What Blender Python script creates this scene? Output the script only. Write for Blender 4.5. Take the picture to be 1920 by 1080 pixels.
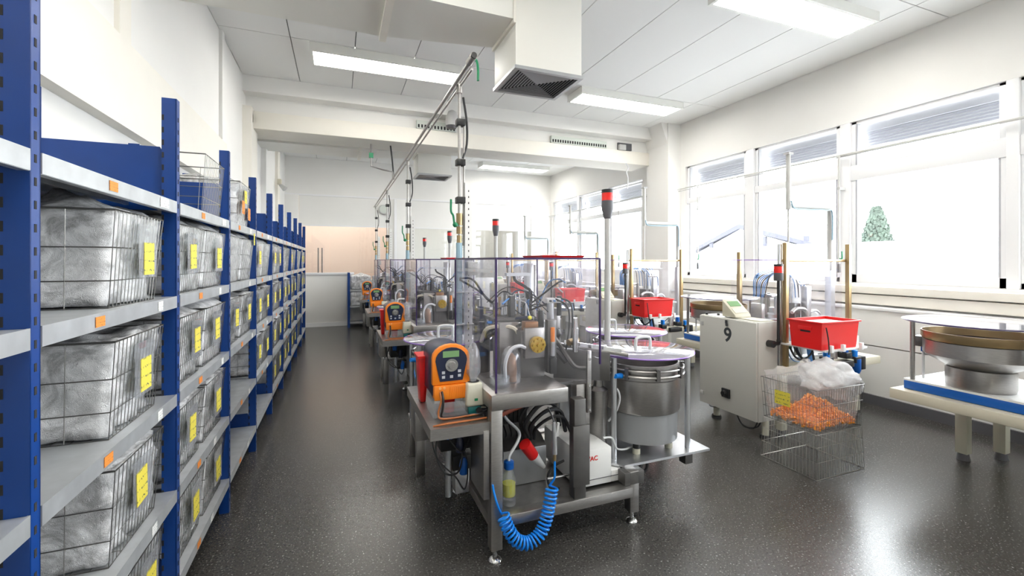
import bpy, bmesh, math, random
from mathutils import Vector, noise, Matrix

for o in list(bpy.data.objects):
    bpy.data.objects.remove(o)
scn = bpy.context.scene
COL = scn.collection
PI = math.pi

# ------------------------------------------------------------------ camera
cam_d = bpy.data.cameras.new('camera')
cam_d.sensor_width = 36.0
cam_d.lens = 830.0 * 36.0 / 1920.0
cam_d.shift_y = -52.0 / 1920.0
cam_d.clip_start = 0.02
cam = bpy.data.objects.new('camera', cam_d)
COL.objects.link(cam)
cam.location = (0, 0, 1.5)
cam.rotation_euler = (PI / 2, 0, -math.atan(324.0 / 830.0))
scn.camera = cam

# ------------------------------------------------------------------ world, exposure
w = bpy.data.worlds.new('overcast_sky')
scn.world = w
w.use_nodes = True
bg = w.node_tree.nodes['Background']
bg.inputs[0].default_value = (0.93, 0.97, 1.0, 1)
bg.inputs[1].default_value = 8.0
scn.view_settings.view_transform = 'Standard'
scn.view_settings.look = 'None'
scn.view_settings.gamma = 1.0
scn.view_settings.use_curve_mapping = False
scn.view_settings.exposure = 1.2
LAMP_STRENGTH = 10.0
scn.cycles.max_bounces = 10
scn.cycles.diffuse_bounces = 6
scn.cycles.glossy_bounces = 4
scn.cycles.transparent_max_bounces = 24
scn.cycles.sample_clamp_indirect = 6.0
scn.cycles.caustics_reflective = False
scn.cycles.caustics_refractive = False


def portal(y0, y1, z0, z1):
    l = bpy.data.lights.new('window_portal', 'AREA')
    l.shape = 'RECTANGLE'
    l.size = z1 - z0
    l.size_y = y1 - y0
    l.cycles.is_portal = True
    o = bpy.data.objects.new('window_portal', l)
    COL.objects.link(o)
    o.location = (5.62, (y0 + y1) / 2, (z0 + z1) / 2)
    o.rotation_euler = (0, PI / 2, 0)


portal(-2.9, 5.82, 1.25, 3.06)
portal(6.98, 10.75, 1.25, 3.02)

# ------------------------------------------------------------------ materials
MATS = {}


def nodes(name):
    m = bpy.data.materials.new(name)
    m.use_nodes = True
    nt = m.node_tree
    b = nt.nodes['Principled BSDF']
    MATS[name] = m
    return m, nt, b


def pm(name, col, rough=0.5, metal=0.0, var=0.0, scale=8.0, bump=0.0, bscale=60.0, coat=0.0, emit=None, stretch=None):
    m, nt, b = nodes(name)
    b.inputs['Base Color'].default_value = (*col, 1)
    b.inputs['Roughness'].default_value = rough
    b.inputs['Metallic'].default_value = metal
    b.inputs['Coat Weight'].default_value = coat
    tc = nt.nodes.new('ShaderNodeTexCoord')
    mp = nt.nodes.new('ShaderNodeMapping')
    nt.links.new(tc.outputs['Object'], mp.inputs[0])
    if stretch:
        mp.inputs['Scale'].default_value = stretch
    if var > 0:
        n = nt.nodes.new('ShaderNodeTexNoise')
        n.inputs['Scale'].default_value = scale
        n.inputs['Detail'].default_value = 3
        nt.links.new(mp.outputs[0], n.inputs[0])
        r = nt.nodes.new('ShaderNodeValToRGB')
        r.color_ramp.elements[0].position = 0.3
        r.color_ramp.elements[1].position = 0.7
        r.color_ramp.elements[0].color = (*[c * (1 - var) for c in col], 1)
        r.color_ramp.elements[1].color = (*[min(1, c * (1 + var)) for c in col], 1)
        nt.links.new(n.outputs[0], r.inputs[0])
        nt.links.new(r.outputs[0], b.inputs['Base Color'])
    if bump > 0:
        n2 = nt.nodes.new('ShaderNodeTexNoise')
        n2.inputs['Scale'].default_value = bscale
        n2.inputs['Detail'].default_value = 4
        nt.links.new(mp.outputs[0], n2.inputs[0])
        bp = nt.nodes.new('ShaderNodeBump')
        bp.inputs['Strength'].default_value = bump
        bp.inputs['Distance'].default_value = 0.01
        nt.links.new(n2.outputs[0], bp.inputs['Height'])
        nt.links.new(bp.outputs[0], b.inputs['Normal'])
    if emit:
        b.inputs['Emission Color'].default_value = (*emit[0], 1)
        b.inputs['Emission Strength'].default_value = emit[1]
    return m


pm('wall', (0.80, 0.79, 0.765), 0.7, var=0.015, scale=2.0)
pm('wall_cream', (0.80, 0.77, 0.70), 0.7, var=0.01)
pm('ceil', (0.80, 0.80, 0.785), 0.75)
pm('ceil_gap', (0.30, 0.30, 0.30), 0.9)
pm('frame_white', (0.82, 0.82, 0.83), 0.4)
pm('trunking', (0.80, 0.77, 0.70), 0.5)
pm('duct', (0.78, 0.77, 0.72), 0.45)
pm('grille_metal', (0.42, 0.43, 0.44), 0.35, 0.7)
pm('dark_void', (0.02, 0.02, 0.022), 0.9)
pm('base_grey', (0.10, 0.10, 0.11), 0.5)
pm('blue', (0.002, 0.042, 0.22), 0.38, var=0.06)
pm('galv', (0.50, 0.52, 0.54), 0.36, 0.5, var=0.10, scale=14)
pm('steel', (0.40, 0.385, 0.37), 0.34, 0.95, var=0.08, scale=30, stretch=(1, 1, 8))
pm('steel_dark', (0.16, 0.155, 0.15), 0.42, 0.8, var=0.15)
pm('alu', (0.62, 0.63, 0.65), 0.3, 0.9, var=0.06)
pm('drum_grey', (0.36, 0.37, 0.38), 0.38, 0.4)
pm('chrome', (0.72, 0.72, 0.72), 0.12, 1.0)
pm('wire', (0.20, 0.195, 0.185), 0.32, 0.85)
pm('wire_bright', (0.56, 0.54, 0.50), 0.3, 0.9)
pm('orange', (0.90, 0.24, 0.012), 0.38)
pm('orange_light', (0.95, 0.45, 0.16), 0.38)
pm('navy', (0.012, 0.018, 0.05), 0.3)
pm('lcd', (0.20, 0.36, 0.16), 0.25)
pm('key_white', (0.55, 0.57, 0.62), 0.4)
pm('red', (0.74, 0.012, 0.012), 0.35)
pm('red_lens', (0.85, 0.02, 0.015), 0.15)
pm('cream', (0.66, 0.64, 0.52), 0.4)
pm('beige', (0.62, 0.58, 0.46), 0.5)
pm('cabinet', (0.56, 0.55, 0.51), 0.45)
pm('white_plastic', (0.80, 0.80, 0.78), 0.4)
pm('arm_grey', (0.56, 0.555, 0.53), 0.45)
pm('hose_white', (0.66, 0.67, 0.68), 0.3)
pm('black', (0.012, 0.012, 0.013), 0.4)
pm('black_soft', (0.02, 0.02, 0.022), 0.6)
pm('brass', (0.40, 0.29, 0.15), 0.35, 0.8)
pm('gold', (0.68, 0.46, 0.07), 0.28, 0.9)
pm('copper_brown', (0.30, 0.14, 0.06), 0.35, 0.4)
pm('blue_hose', (0.005, 0.22, 0.75), 0.3)
pm('blue_plastic', (0.005, 0.10, 0.42), 0.35)
pm('teal', (0.01, 0.16, 0.16), 0.4)
pm('pale_blue', (0.30, 0.45, 0.54), 0.3)
pm('tube_blue', (0.10, 0.28, 0.62), 0.3)
pm('green', (0.005, 0.20, 0.08), 0.4)
pm('yellow_fluid', (0.70, 0.66, 0.01), 0.2)
pm('purple_edge', (0.035, 0.014, 0.09), 0.3)
pm('lilac_edge', (0.34, 0.20, 0.62), 0.25)
pm('tag_yellow', (0.85, 0.76, 0.06), 0.6)
pm('tag_orange', (0.85, 0.25, 0.05), 0.6)
pm('tag_white', (0.80, 0.80, 0.78), 0.6)
pm('ink', (0.03, 0.035, 0.04), 0.7)
pm('ink_red', (0.65, 0.03, 0.02), 0.6)
pm('cable_red', (0.28, 0.06, 0.03), 0.45)
pm('cable_copper', (0.42, 0.13, 0.03), 0.45)
pm('roller_blind', (0.44, 0.44, 0.47), 0.5)
pm('pink_wall', (0.84, 0.68, 0.60), 0.7)
pm('snow', (0.85, 0.86, 0.88), 0.8)
pm('forecourt', (0.34, 0.34, 0.35), 0.8)
pm('verge', (0.04, 0.04, 0.055), 0.7)
pm('leaf', (0.028, 0.042, 0.03), 0.8, var=0.3, scale=3)
pm('lamp_body', (0.82, 0.82, 0.78), 0.5)
pm('siren_grey', (0.50, 0.50, 0.49), 0.5)
pm('vent_green', (0.58, 0.62, 0.57), 0.5)
pm('diffuser', (1, 1, 1), 0.5, emit=((1.0, 0.97, 0.90), LAMP_STRENGTH))
pm('orange_parts', (1.0, 0.36, 0.02), 0.4)


def floor_mat():
    m, nt, b = nodes('floor')
    tc = nt.nodes.new('ShaderNodeTexCoord')
    v = nt.nodes.new('ShaderNodeTexNoise')
    v.inputs['Scale'].default_value = 100
    v.inputs['Detail'].default_value = 2
    nt.links.new(tc.outputs['Object'], v.inputs[0])
    r = nt.nodes.new('ShaderNodeValToRGB')
    e = r.color_ramp.elements
    e[0].position = 0.30
    e[0].color = (0.034, 0.032, 0.030, 1)
    e[1].position = 0.60
    e[1].color = (0.062, 0.059, 0.055, 1)
    x = e.new(0.655)
    x.color = (0.070, 0.067, 0.063, 1)
    x = e.new(0.69)
    x.color = (0.25, 0.245, 0.24, 1)
    nt.links.new(v.outputs[0], r.inputs[0])
    nt.links.new(r.outputs[0], b.inputs['Base Color'])
    b.inputs['Roughness'].default_value = 0.27
    b.inputs['Specular IOR Level'].default_value = 0.8
    n = nt.nodes.new('ShaderNodeTexNoise')
    n.inputs['Scale'].default_value = 45
    nt.links.new(tc.outputs['Object'], n.inputs[0])
    bp = nt.nodes.new('ShaderNodeBump')
    bp.inputs['Strength'].default_value = 0.03
    bp.inputs['Distance'].default_value = 0.01
    nt.links.new(n.outputs[0], bp.inputs['Height'])
    nt.links.new(bp.outputs[0], b.inputs['Normal'])


floor_mat()


def clear_mat(name, tint, refl, edge, rough=0.02, haze=0.0):
    m = bpy.data.materials.new(name)
    m.use_nodes = True
    MATS[name] = m
    nt = m.node_tree
    nt.nodes.clear()
    out = nt.nodes.new('ShaderNodeOutputMaterial')
    tr = nt.nodes.new('ShaderNodeBsdfTransparent')
    tr.inputs[0].default_value = (*tint, 1)
    gl = nt.nodes.new('ShaderNodeBsdfGlossy')
    gl.inputs['Roughness'].default_value = rough
    gl.inputs[0].default_value = (1, 1, 1, 1)
    lw = nt.nodes.new('ShaderNodeLayerWeight')
    p = nt.nodes.new('ShaderNodeMath')
    p.operation = 'POWER'
    p.inputs[1].default_value = 4.0
    nt.links.new(lw.outputs['Facing'], p.inputs[0])
    ma = nt.nodes.new('ShaderNodeMath')
    ma.operation = 'MULTIPLY_ADD'
    ma.inputs[1].default_value = edge
    ma.inputs[2].default_value = refl
    nt.links.new(p.outputs[0], ma.inputs[0])
    mx = nt.nodes.new('ShaderNodeMixShader')
    nt.links.new(ma.outputs[0], mx.inputs[0])
    last = tr
    if haze > 0:
        df = nt.nodes.new('ShaderNodeBsdfDiffuse')
        df.inputs[0].default_value = (0.85, 0.85, 0.9, 1)
        mh = nt.nodes.new('ShaderNodeMixShader')
        mh.inputs[0].default_value = haze
        nt.links.new(tr.outputs[0], mh.inputs[1])
        nt.links.new(df.outputs[0], mh.inputs[2])
        last = mh
    nt.links.new(last.outputs[0], mx.inputs[1])
    nt.links.new(gl.outputs[0], mx.inputs[2])
    nt.links.new(mx.outputs[0], out.inputs[0])


clear_mat('acrylic', (0.982, 0.978, 0.995), 0.03, 0.45, haze=0.012)
clear_mat('acrylic_lid', (0.84, 0.84, 0.90), 0.10, 0.75, 0.03, haze=0.22)  # whitish diffuse haze stands in for window reflections on the lids
clear_mat('pane_glass', (0.97, 0.98, 0.98), 0.03, 0.5)
clear_mat('bottle_glass', (0.88, 0.91, 0.92), 0.08, 0.8, haze=0.10)
clear_mat('milky', (0.85, 0.87, 0.87), 0.05, 0.5, haze=0.22)
clear_mat('clear_stand', (0.85, 0.87, 0.88), 0.08, 0.5, haze=0.15)


def bag_mat(name, lo, hi, alpha):
    m, nt, b = nodes(name)
    tc = nt.nodes.new('ShaderNodeTexCoord')
    n = nt.nodes.new('ShaderNodeTexNoise')
    n.inputs['Scale'].default_value = 8
    n.inputs['Detail'].default_value = 7
    n.inputs['Roughness'].default_value = 0.68
    n.inputs['Distortion'].default_value = 1.6
    nt.links.new(tc.outputs['Object'], n.inputs[0])
    r = nt.nodes.new('ShaderNodeValToRGB')  # grey of the contents, with crease highlights painted in as pale streaks
    r.color_ramp.elements[0].position = 0.40
    r.color_ramp.elements[1].position = 0.62
    r.color_ramp.elements[0].color = (*lo, 1)
    r.color_ramp.elements[1].color = (*hi, 1)
    nt.links.new(n.outputs[0], r.inputs[0])
    nt.links.new(r.outputs[0], b.inputs['Base Color'])
    b.inputs['Roughness'].default_value = 0.16
    b.inputs['Specular IOR Level'].default_value = 0.8
    b.inputs['Alpha'].default_value = alpha
    v = nt.nodes.new('ShaderNodeTexVoronoi')
    v.feature = 'DISTANCE_TO_EDGE'
    v.inputs['Scale'].default_value = 13
    n3 = nt.nodes.new('ShaderNodeTexNoise')
    n3.inputs['Scale'].default_value = 30
    n3.inputs['Distortion'].default_value = 1.5
    nt.links.new(tc.outputs['Object'], n3.inputs[0])
    nt.links.new(n3.outputs['Color'], v.inputs[0])
    v2 = nt.nodes.new('ShaderNodeMath')
    v2.operation = 'ADD'
    nt.links.new(v.outputs['Distance'], v2.inputs[0])
    nt.links.new(n3.outputs[0], v2.inputs[1])
    bp = nt.nodes.new('ShaderNodeBump')
    bp.inputs['Strength'].default_value = 0.4
    bp.inputs['Distance'].default_value = 0.02
    nt.links.new(v2.outputs[0], bp.inputs['Height'])
    nt.links.new(bp.outputs[0], b.inputs['Normal'])


bag_mat('bag_grey', (0.42, 0.42, 0.425), (0.93, 0.93, 0.94), 1.0)
bag_mat('bag_white', (0.62, 0.62, 0.63), (0.95, 0.95, 0.96), 1.0)
bag_mat('bag_clear', (0.80, 0.80, 0.82), (0.95, 0.95, 0.96), 0.28)
bag_mat('bag_clear_dense', (0.88, 0.88, 0.90), (0.97, 0.97, 0.98), 0.62)


def scribble_mat(name, paper, ink):
    """handwritten rows on a paper tag"""
    m, nt, b = nodes(name)
    tc = nt.nodes.new('ShaderNodeTexCoord')
    mp = nt.nodes.new('ShaderNodeMapping')
    mp.inputs['Scale'].default_value = (1, 1, 1)
    nt.links.new(tc.outputs['Generated'], mp.inputs[0])
    wv = nt.nodes.new('ShaderNodeTexWave')
    wv.bands_direction = 'Z'
    wv.inputs['Scale'].default_value = 1.1
    nt.links.new(mp.outputs[0], wv.inputs[0])
    n = nt.nodes.new('ShaderNodeTexNoise')
    n.inputs['Scale'].default_value = 11
    nt.links.new(mp.outputs[0], n.inputs[0])
    mu = nt.nodes.new('ShaderNodeMath')
    mu.operation = 'MULTIPLY'
    nt.links.new(wv.outputs[1], mu.inputs[0])
    nt.links.new(n.outputs[0], mu.inputs[1])
    gt = nt.nodes.new('ShaderNodeMath')
    gt.operation = 'GREATER_THAN'
    gt.inputs[1].default_value = 0.52
    nt.links.new(mu.outputs[0], gt.inputs[0])
    mx = nt.nodes.new('ShaderNodeMix')
    mx.data_type = 'RGBA'
    mx.inputs[6].default_value = (*paper, 1)
    mx.inputs[7].default_value = (*ink, 1)
    nt.links.new(gt.outputs[0], mx.inputs[0])
    nt.links.new(mx.outputs[2], b.inputs['Base Color'])
    b.inputs['Roughness'].default_value = 0.6


scribble_mat('note_yellow', (0.78, 0.66, 0.08), (0.10, 0.12, 0.06))
scribble_mat('note_white', (0.80, 0.80, 0.78), (0.12, 0.12, 0.13))
scribble_mat('note_orange', (0.85, 0.27, 0.04), (0.12, 0.05, 0.03))


# ------------------------------------------------------------------ mesh builder
def catmull(pts, n=6):
    P = [Vector(p) for p in pts]
    P = [P[0] * 2 - P[1]] + P + [P[-1] * 2 - P[-2]]
    out = []
    for i in range(1, len(P) - 2):
        for k in range(n):
            t = k / n
            a, b, c, d = P[i - 1], P[i], P[i + 1], P[i + 2]
            out.append(0.5 * ((2 * b) + (c - a) * t + (2 * a - 5 * b + 4 * c - d) * t * t + (3 * b - a - 3 * c + d) * t ** 3))
    out.append(P[-2])
    return out


class MB:
    def __init__(s):
        s.v = []
        s.f = []

    def add(s, vs, fs):
        o = len(s.v)
        s.v += [tuple(v) for v in vs]
        s.f += [tuple(i + o for i in f) for f in fs]
        return s

    def box(s, x0, x1, y0, y1, z0, z1):
        vs = [(x, y, z) for z in (z0, z1) for y in (y0, y1) for x in (x0, x1)]
        return s.add(vs, [(0, 2, 3, 1), (4, 5, 7, 6), (0, 1, 5, 4), (2, 6, 7, 3), (0, 4, 6, 2), (1, 3, 7, 5)])

    def obox(s, c, size, rx=0, ry=0, rz=0):
        M = Matrix.Rotation(rz, 3, 'Z') @ Matrix.Rotation(ry, 3, 'Y') @ Matrix.Rotation(rx, 3, 'X')
        vs = [Vector(c) + M @ Vector((x * size[0] / 2, y * size[1] / 2, z * size[2] / 2)) for z in (-1, 1) for y in (-1, 1) for x in (-1, 1)]
        return s.add(vs, [(0, 2, 3, 1), (4, 5, 7, 6), (0, 1, 5, 4), (2, 6, 7, 3), (0, 4, 6, 2), (1, 3, 7, 5)])

    def tube(s, pts, r, n=8, caps=True, closed=False):
        P = [Vector(p) for p in pts]
        m = len(P)
        rr = r if isinstance(r, (list, tuple)) else [r] * m
        vs, fs = [], []
        t0 = (P[1] - P[0]).normalized()
        up = Vector((0, 0, 1)) if abs(t0.z) < 0.9 else Vector((1, 0, 0))
        u = t0.cross(up).normalized()
        for i in range(m):
            if closed:
                t = (P[(i + 1) % m] - P[i - 1]).normalized()
            else:
                t = (P[min(i + 1, m - 1)] - P[max(i - 1, 0)])
                t = t.normalized() if t.length > 1e-9 else t0
            u = (u - t * u.dot(t))
            u = u.normalized() if u.length > 1e-6 else t.orthogonal().normalized()
            w_ = t.cross(u)
            for k in range(n):
                a = 2 * PI * k / n
                vs.append(P[i] + (u * math.cos(a) + w_ * math.sin(a)) * rr[i])
        seg = m if closed else m - 1
        for i in range(seg):
            j = (i + 1) % m
            for k in range(n):
                fs.append((i * n + k, i * n + (k + 1) % n, j * n + (k + 1) % n, j * n + k))
        if caps and not closed:
            fs.append(tuple(range(n - 1, -1, -1)))
            fs.append(tuple((m - 1) * n + k for k in range(n)))
        return s.add(vs, fs)

    def cyl(s, a, b, r, r2=None, n=16):
        return s.tube([a, b], [r, r if r2 is None else r2], n)

    def bar(s, a, b, w_):
        return s.tube([a, b], w_ * 0.7071, 4)

    def lathe(s, cx, cy, prof, n=28):
        vs = [(cx + r * math.cos(2 * PI * k / n), cy + r * math.sin(2 * PI * k / n), z) for r, z in prof for k in range(n)]
        fs = []
        for i in range(len(prof) - 1):
            for k in range(n):
                fs.append((i * n + k, i * n + (k + 1) % n, (i + 1) * n + (k + 1) % n, (i + 1) * n + k))
        if prof[0][0] > 1e-6:
            fs.append(tuple(range(n - 1, -1, -1)))
        if prof[-1][0] > 1e-6:
            fs.append(tuple((len(prof) - 1) * n + k for k in range(n)))
        return s.add(vs, fs)

    def prism(s, poly, h0, h1, axis='z'):
        n = len(poly)

        def pt(a, b, h):
            return (a, b, h) if axis == 'z' else ((a, h, b) if axis == 'y' else (h, a, b))
        vs = [pt(a, b, h0) for a, b in poly] + [pt(a, b, h1) for a, b in poly]
        fs = [tuple(range(n - 1, -1, -1)), tuple(range(n, 2 * n))]
        fs += [(i, (i + 1) % n, n + (i + 1) % n, n + i) for i in range(n)]
        return s.add(vs, fs)

    def ball(s, c, r, n=12, m=8, sz=1.0):
        prof = [(max(1e-7, r * math.sin(PI * i / m)), c[2] - sz * r * math.cos(PI * i / m)) for i in range(m + 1)]
        return s.lathe(c[0], c[1], prof, n)

    def frustum(s, b, t, z0, z1):
        """b, t = (x0,x1,y0,y1) at bottom and top"""
        vs = [(x, y, z0) for y in b[2:] for x in b[:2]] + [(x, y, z1) for y in t[2:] for x in t[:2]]
        return s.add(vs, [(0, 2, 3, 1), (4, 5, 7, 6), (0, 1, 5, 4), (2, 6, 7, 3), (0, 4, 6, 2), (1, 3, 7, 5)])

    def build(s, name, mat, parent=None, bevel=0.0, seg=2, sharp=0.7):
        org = Vector((0, 0, 0))
        p = parent
        while p is not None:
            org += p.location
            p = p.parent
        me = bpy.data.meshes.new(name)
        me.from_pydata([tuple(Vector(v) - org) for v in s.v], [], s.f)
        bm = bmesh.new()
        bm.from_mesh(me)
        bmesh.ops.recalc_face_normals(bm, faces=bm.faces)
        if bevel > 0:
            ed = [e for e in bm.edges if len(e.link_faces) == 2 and e.calc_face_angle(0) > 0.6]
            bmesh.ops.bevel(bm, geom=ed, offset=bevel, segments=seg, affect='EDGES', profile=0.5)
        bm.to_mesh(me)
        bm.free()
        me.polygons.foreach_set('use_smooth', [True] * len(me.polygons))
        me.set_sharp_from_angle(angle=sharp)
        me.materials.append(MATS[mat])
        me.update()
        o = bpy.data.objects.new(name, me)
        COL.objects.link(o)
        o.parent = parent
        return o


def B(*a):
    return MB().box(*a)


def tag(o, label, cat, group=None, kind=None):
    o['label'] = label
    o['category'] = cat
    if group:
        o['group'] = group
    if kind:
        o['kind'] = kind
    return o


def thing(name, loc, label, cat, group=None, kind=None):
    o = bpy.data.objects.new(name, None)
    o.empty_display_size = 0.1
    COL.objects.link(o)
    o.location = loc
    return tag(o, label, cat, group, kind)


def text_mesh(name, body, size, loc, rot, mat, parent, extrude=0.0008):
    cu = bpy.data.curves.new(name, 'FONT')
    cu.body = body
    cu.size = size
    cu.extrude = extrude
    cu.offset = size * 0.02
    cu.align_x = 'CENTER'
    tmp = bpy.data.objects.new(name + '_curve', cu)
    COL.objects.link(tmp)
    dg = bpy.context.evaluated_depsgraph_get()
    me = bpy.data.meshes.new_from_object(tmp.evaluated_get(dg))
    bpy.data.objects.remove(tmp)
    me.materials.clear()
    me.materials.append(MATS[mat])
    o = bpy.data.objects.new(name, me)
    COL.objects.link(o)
    o.parent = parent
    org = Vector((0, 0, 0))
    p = parent
    while p is not None:
        org += p.location
        p = p.parent
    o.location = Vector(loc) - org
    o.rotation_euler = rot
    return o


def dup(root, off, label):
    r = root.copy()
    COL.objects.link(r)
    r.location = root.location + Vector(off)
    r['label'] = label
    for ch in list(root.children):
        c = ch.copy()
        COL.objects.link(c)
        c.parent = r
        for g in list(ch.children):
            d = g.copy()
            COL.objects.link(d)
            d.parent = c
    return r


def struct(name, mb, mat, label, cat, parent=None):
    o = mb.build(name, mat, parent)
    if parent is None:
        tag(o, label, cat, kind='structure')
    return o


# ================================================================== the room
XL, XR, YB, YF, ZC = -1.115, 5.39, 10.9, -3.0, 3.80
struct('floor', B(XL - .2, XR + .2, YF - .2, 13.2, -0.1, 0), 'floor', 'dark grey speckled glossy vinyl floor of the hall', 'floor')

ce = thing('ceiling', (0, 0, ZC), 'white panelled ceiling with narrow dark joints', 'ceiling', kind='structure')
B(XL - .2, XR + .2, YF - .2, 13.2, ZC + .022, ZC + .1).build('backing_slab', 'ceil_gap', ce)
xs = [XL + (XR - XL) * i / 10 for i in range(11)]
xs = [XL, -.47, .16, .80, 1.46, 2.12, 2.80, 3.49, 4.19, 4.85, XR]
ys = [YF, -.2, 2.4, 5.08, 6.30, 7.0, 8.5, 9.9, YB, 13.0]
for i in range(10):
    for j in range(len(ys) - 1):
        g = .005
        B(xs[i] + g, xs[i + 1] - g, ys[j] + g, ys[j + 1] - g, ZC, ZC + .02).build('ceiling_panel', 'ceil', ce)

# left wall
wl = struct('wall_left', B(XL - .2, XL, YF, 13.2, 0, ZC + .02), 'wall', 'long white wall behind the blue shelving', 'wall')
struct('trim_1', B(XL, XL + .07, YF, 5.16, 2.20, 2.66), 'wall_cream', 'cream ledge beam along the left wall above the shelving', 'wall ledge')
struct('trim_2', B(XL, XL + .025, 2.96, 3.10, 2.44, ZC), 'wall_cream', 'narrow vertical cream strip high on the left wall', 'trim')
struct('trim_3', B(XL, XL + .03, 5.16, 5.26, 0, ZC), 'wall', 'vertical white joint strip in the left wall', 'trim')
struct('trim_4', B(XL, XL + .10, 6.30, 6.72, 0, 3.42), 'wall_cream', 'cream pilaster under the left end of the roof beam', 'pilaster')
struct('trim_5', B(XL, XL + .07, 7.7, 7.95, 0, ZC), 'wall', 'white pilaster on the left wall beyond the beam', 'pilaster')
struct('trim_6', B(XL, XL + .05, 9.3, 9.6, 0, ZC), 'wall_cream', 'far cream pilaster close to the back wall', 'pilaster')

# wall behind the camera
struct('wall_front', B(XL - .2, XR + .2, YF - .2, YF, 0, ZC + .02), 'wall', 'white wall behind the camera', 'wall')

# roof beam between the two halves
bm_ = thing('roof_beam', (2.1, 6.6, 3.18), 'broad white roof beam crossing the hall from wall to column', 'beam', kind='structure')
B(XL, XR, 6.30, 7.0, 3.60, ZC).build('bulkhead', 'wall', bm_)
B(XL, XR, 6.50, 6.95, 3.40, 3.60).build('web', 'wall', bm_)
B(XL + .02, 5.15, 6.44, 6.98, 3.18, 3.40).build('flange', 'wall_cream', bm_, .004)
co = struct('wall_column', B(5.13, XR + .01, 5.95, 6.50, 0, ZC).prism([(5.13, 3.45), (XR, 3.45), (XR, ZC), (5.0, ZC)], 5.97, 6.48, 'y'), 'wall', 'white square column on the window wall carrying the beam', 'column')

# right wall with window band
wr = thing('wall_right', (XR + .1, 3, 0), 'white window wall on the right with deep sill', 'wall', kind='structure')
B(XR, XR + .22, YF, 13.2, 0, 1.25).build('parapet', 'wall', wr)
B(XR, XR + .22, YF, 13.2, 3.06, ZC + .02).build('lintel', 'wall', wr)
B(XR, XR + .22, 5.84, 6.96, 1.25, 3.06).build('pier', 'wall', wr)
B(XR, XR + .22, 10.76, 13.2, 1.25, 3.06).build('pier', 'wall', wr)
B(5.19, XR, YF, 5.95, 0, .60).build('cladding', 'wall', wr)
B(5.193, XR, YF, 5.95, .612, .98).build('cladding', 'wall', wr)
B(5.17, XR, YF, 5.95, .98, 1.01).build('sill_board', 'frame_white', wr, .005)
B(5.30, XR, YF, 5.95, 1.03, 1.13).build('trunking', 'trunking', wr, .004)
B(5.27, XR, YF, 5.95, 1.145, 1.22).build('trunking', 'trunking', wr, .004)
B(5.19, XR, 6.50, YB, 0, 1.0).build('cladding', 'wall', wr)
struct('baseboard_right', B(5.165, 5.19, YF, 5.95, 0, .10), 'base_grey', 'dark grey cove skirting along the window wall', 'baseboard')

wn = [0]


def window(y0, y1, z0, z1, rail0, rail1, label, fb=.0):
    wn[0] += 1
    t = thing('window_%d' % wn[0], (XR + .1, (y0 + y1) / 2, z0), label, 'window', kind='structure')
    x0, x1, fr = XR + .03, XR + .11, .055
    f = MB()
    f.box(x0, x1, y0, y0 + fr, z0, z1).box(x0, x1, y1 - fr, y1, z0, z1)
    f.box(x0, x1, y0, y1, z0, z0 + fr + fb).box(x0, x1, y0, y1, z1 - .03, z1)
    f.box(x0 - .015, x1, y0, y1, rail0, rail1)
    f.build('window_frame', 'frame_white', t, .004)
    g = MB().box(x0 - .001, x0 + .01, y0 + fr - .012, y0 + fr + .004, z0 + fr + fb, rail0).box(x0 - .001, x0 + .01, y1 - fr - .004, y1 - fr + .012, z0 + fr + fb, z1 - .03)
    g.build('seal', 'roller_blind', t)
    B(x0 + .03, x0 + .042, y0 + fr, y1 - fr, z0 + fr + fb, rail0).build('pane', 'pane_glass', t)
    B(x0 + .03, x0 + .042, y0 + fr, y1 - fr, rail1, z1 - .03).build('pane', 'pane_glass', t)
    # outside roller blind, rolled most of the way up
    bl = thing('roller_blind', (XR + .30, (y0 + y1) / 2, z1 - .30), 'grey raised blind above ' + label.split(' with')[0], 'blind', 'raised outside blinds')
    B(XR + .24, XR + .34, y0, y1, z1 - .09, z1 + .02).build('head_box', 'roller_blind', bl)
    for k in range(6):
        MB().obox((XR + .29, (y0 + y1) / 2, z1 - .11 - .032 * k), (.07, y1 - y0 - .03, .012), 0, .35, 0).build('slat', 'roller_blind', bl)


wl_ = ['the window out of view behind the camera with transom', 'the window beside the camera with transom', 'the window level with the camera with transom',
       'the nearest window at the right edge with tree outside', 'the middle window behind the red bin with transom', 'the window beside the white column with transom']
yy = [(-2.9, -1.70), (-1.60, -.40), (-.30, .90), (2.02, 3.28), (3.39, 4.53), (4.66, 5.82)]
yy[2] = (-.30, .85)
window(-2.9, -1.70, 1.25, 3.06, 2.42, 2.55, wl_[0])
window(-1.60, -.36, 1.25, 3.06, 2.42, 2.55, wl_[1])
window(-.26, .86, 1.25, 3.06, 2.42, 2.55, wl_[2])
window(.94, 1.94, 1.25, 3.06, 2.40, 2.57, 'the window just past the right edge with transom')
window(2.02, 3.28, 1.25, 3.06, 2.40, 2.57, wl_[3], .04)
window(3.39, 4.53, 1.25, 3.06, 2.44, 2.53, wl_[4])
window(4.66, 5.82, 1.25, 3.06, 2.44, 2.53, wl_[5])
window(6.98, 8.10, 1.25, 3.02, 2.44, 2.53, 'the first window beyond the white column with transom')
window(8.20, 9.36, 1.25, 3.02, 2.44, 2.53, 'the second window beyond the white column with transom')
window(9.46, 10.75, 1.25, 3.02, 2.44, 2.53, 'the farthest window near the back wall with transom')
mu = MB()
for a, b in ((-1.70, -1.60), (-.36, -.26), (.86, .94), (1.94, 2.02), (3.28, 3.39), (4.53, 4.66), (8.10, 8.20), (9.36, 9.46)):
    B(XR, XR + .16, a, b, 1.25, 3.06).build('mullion', 'frame_white', wr, .004)

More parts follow.
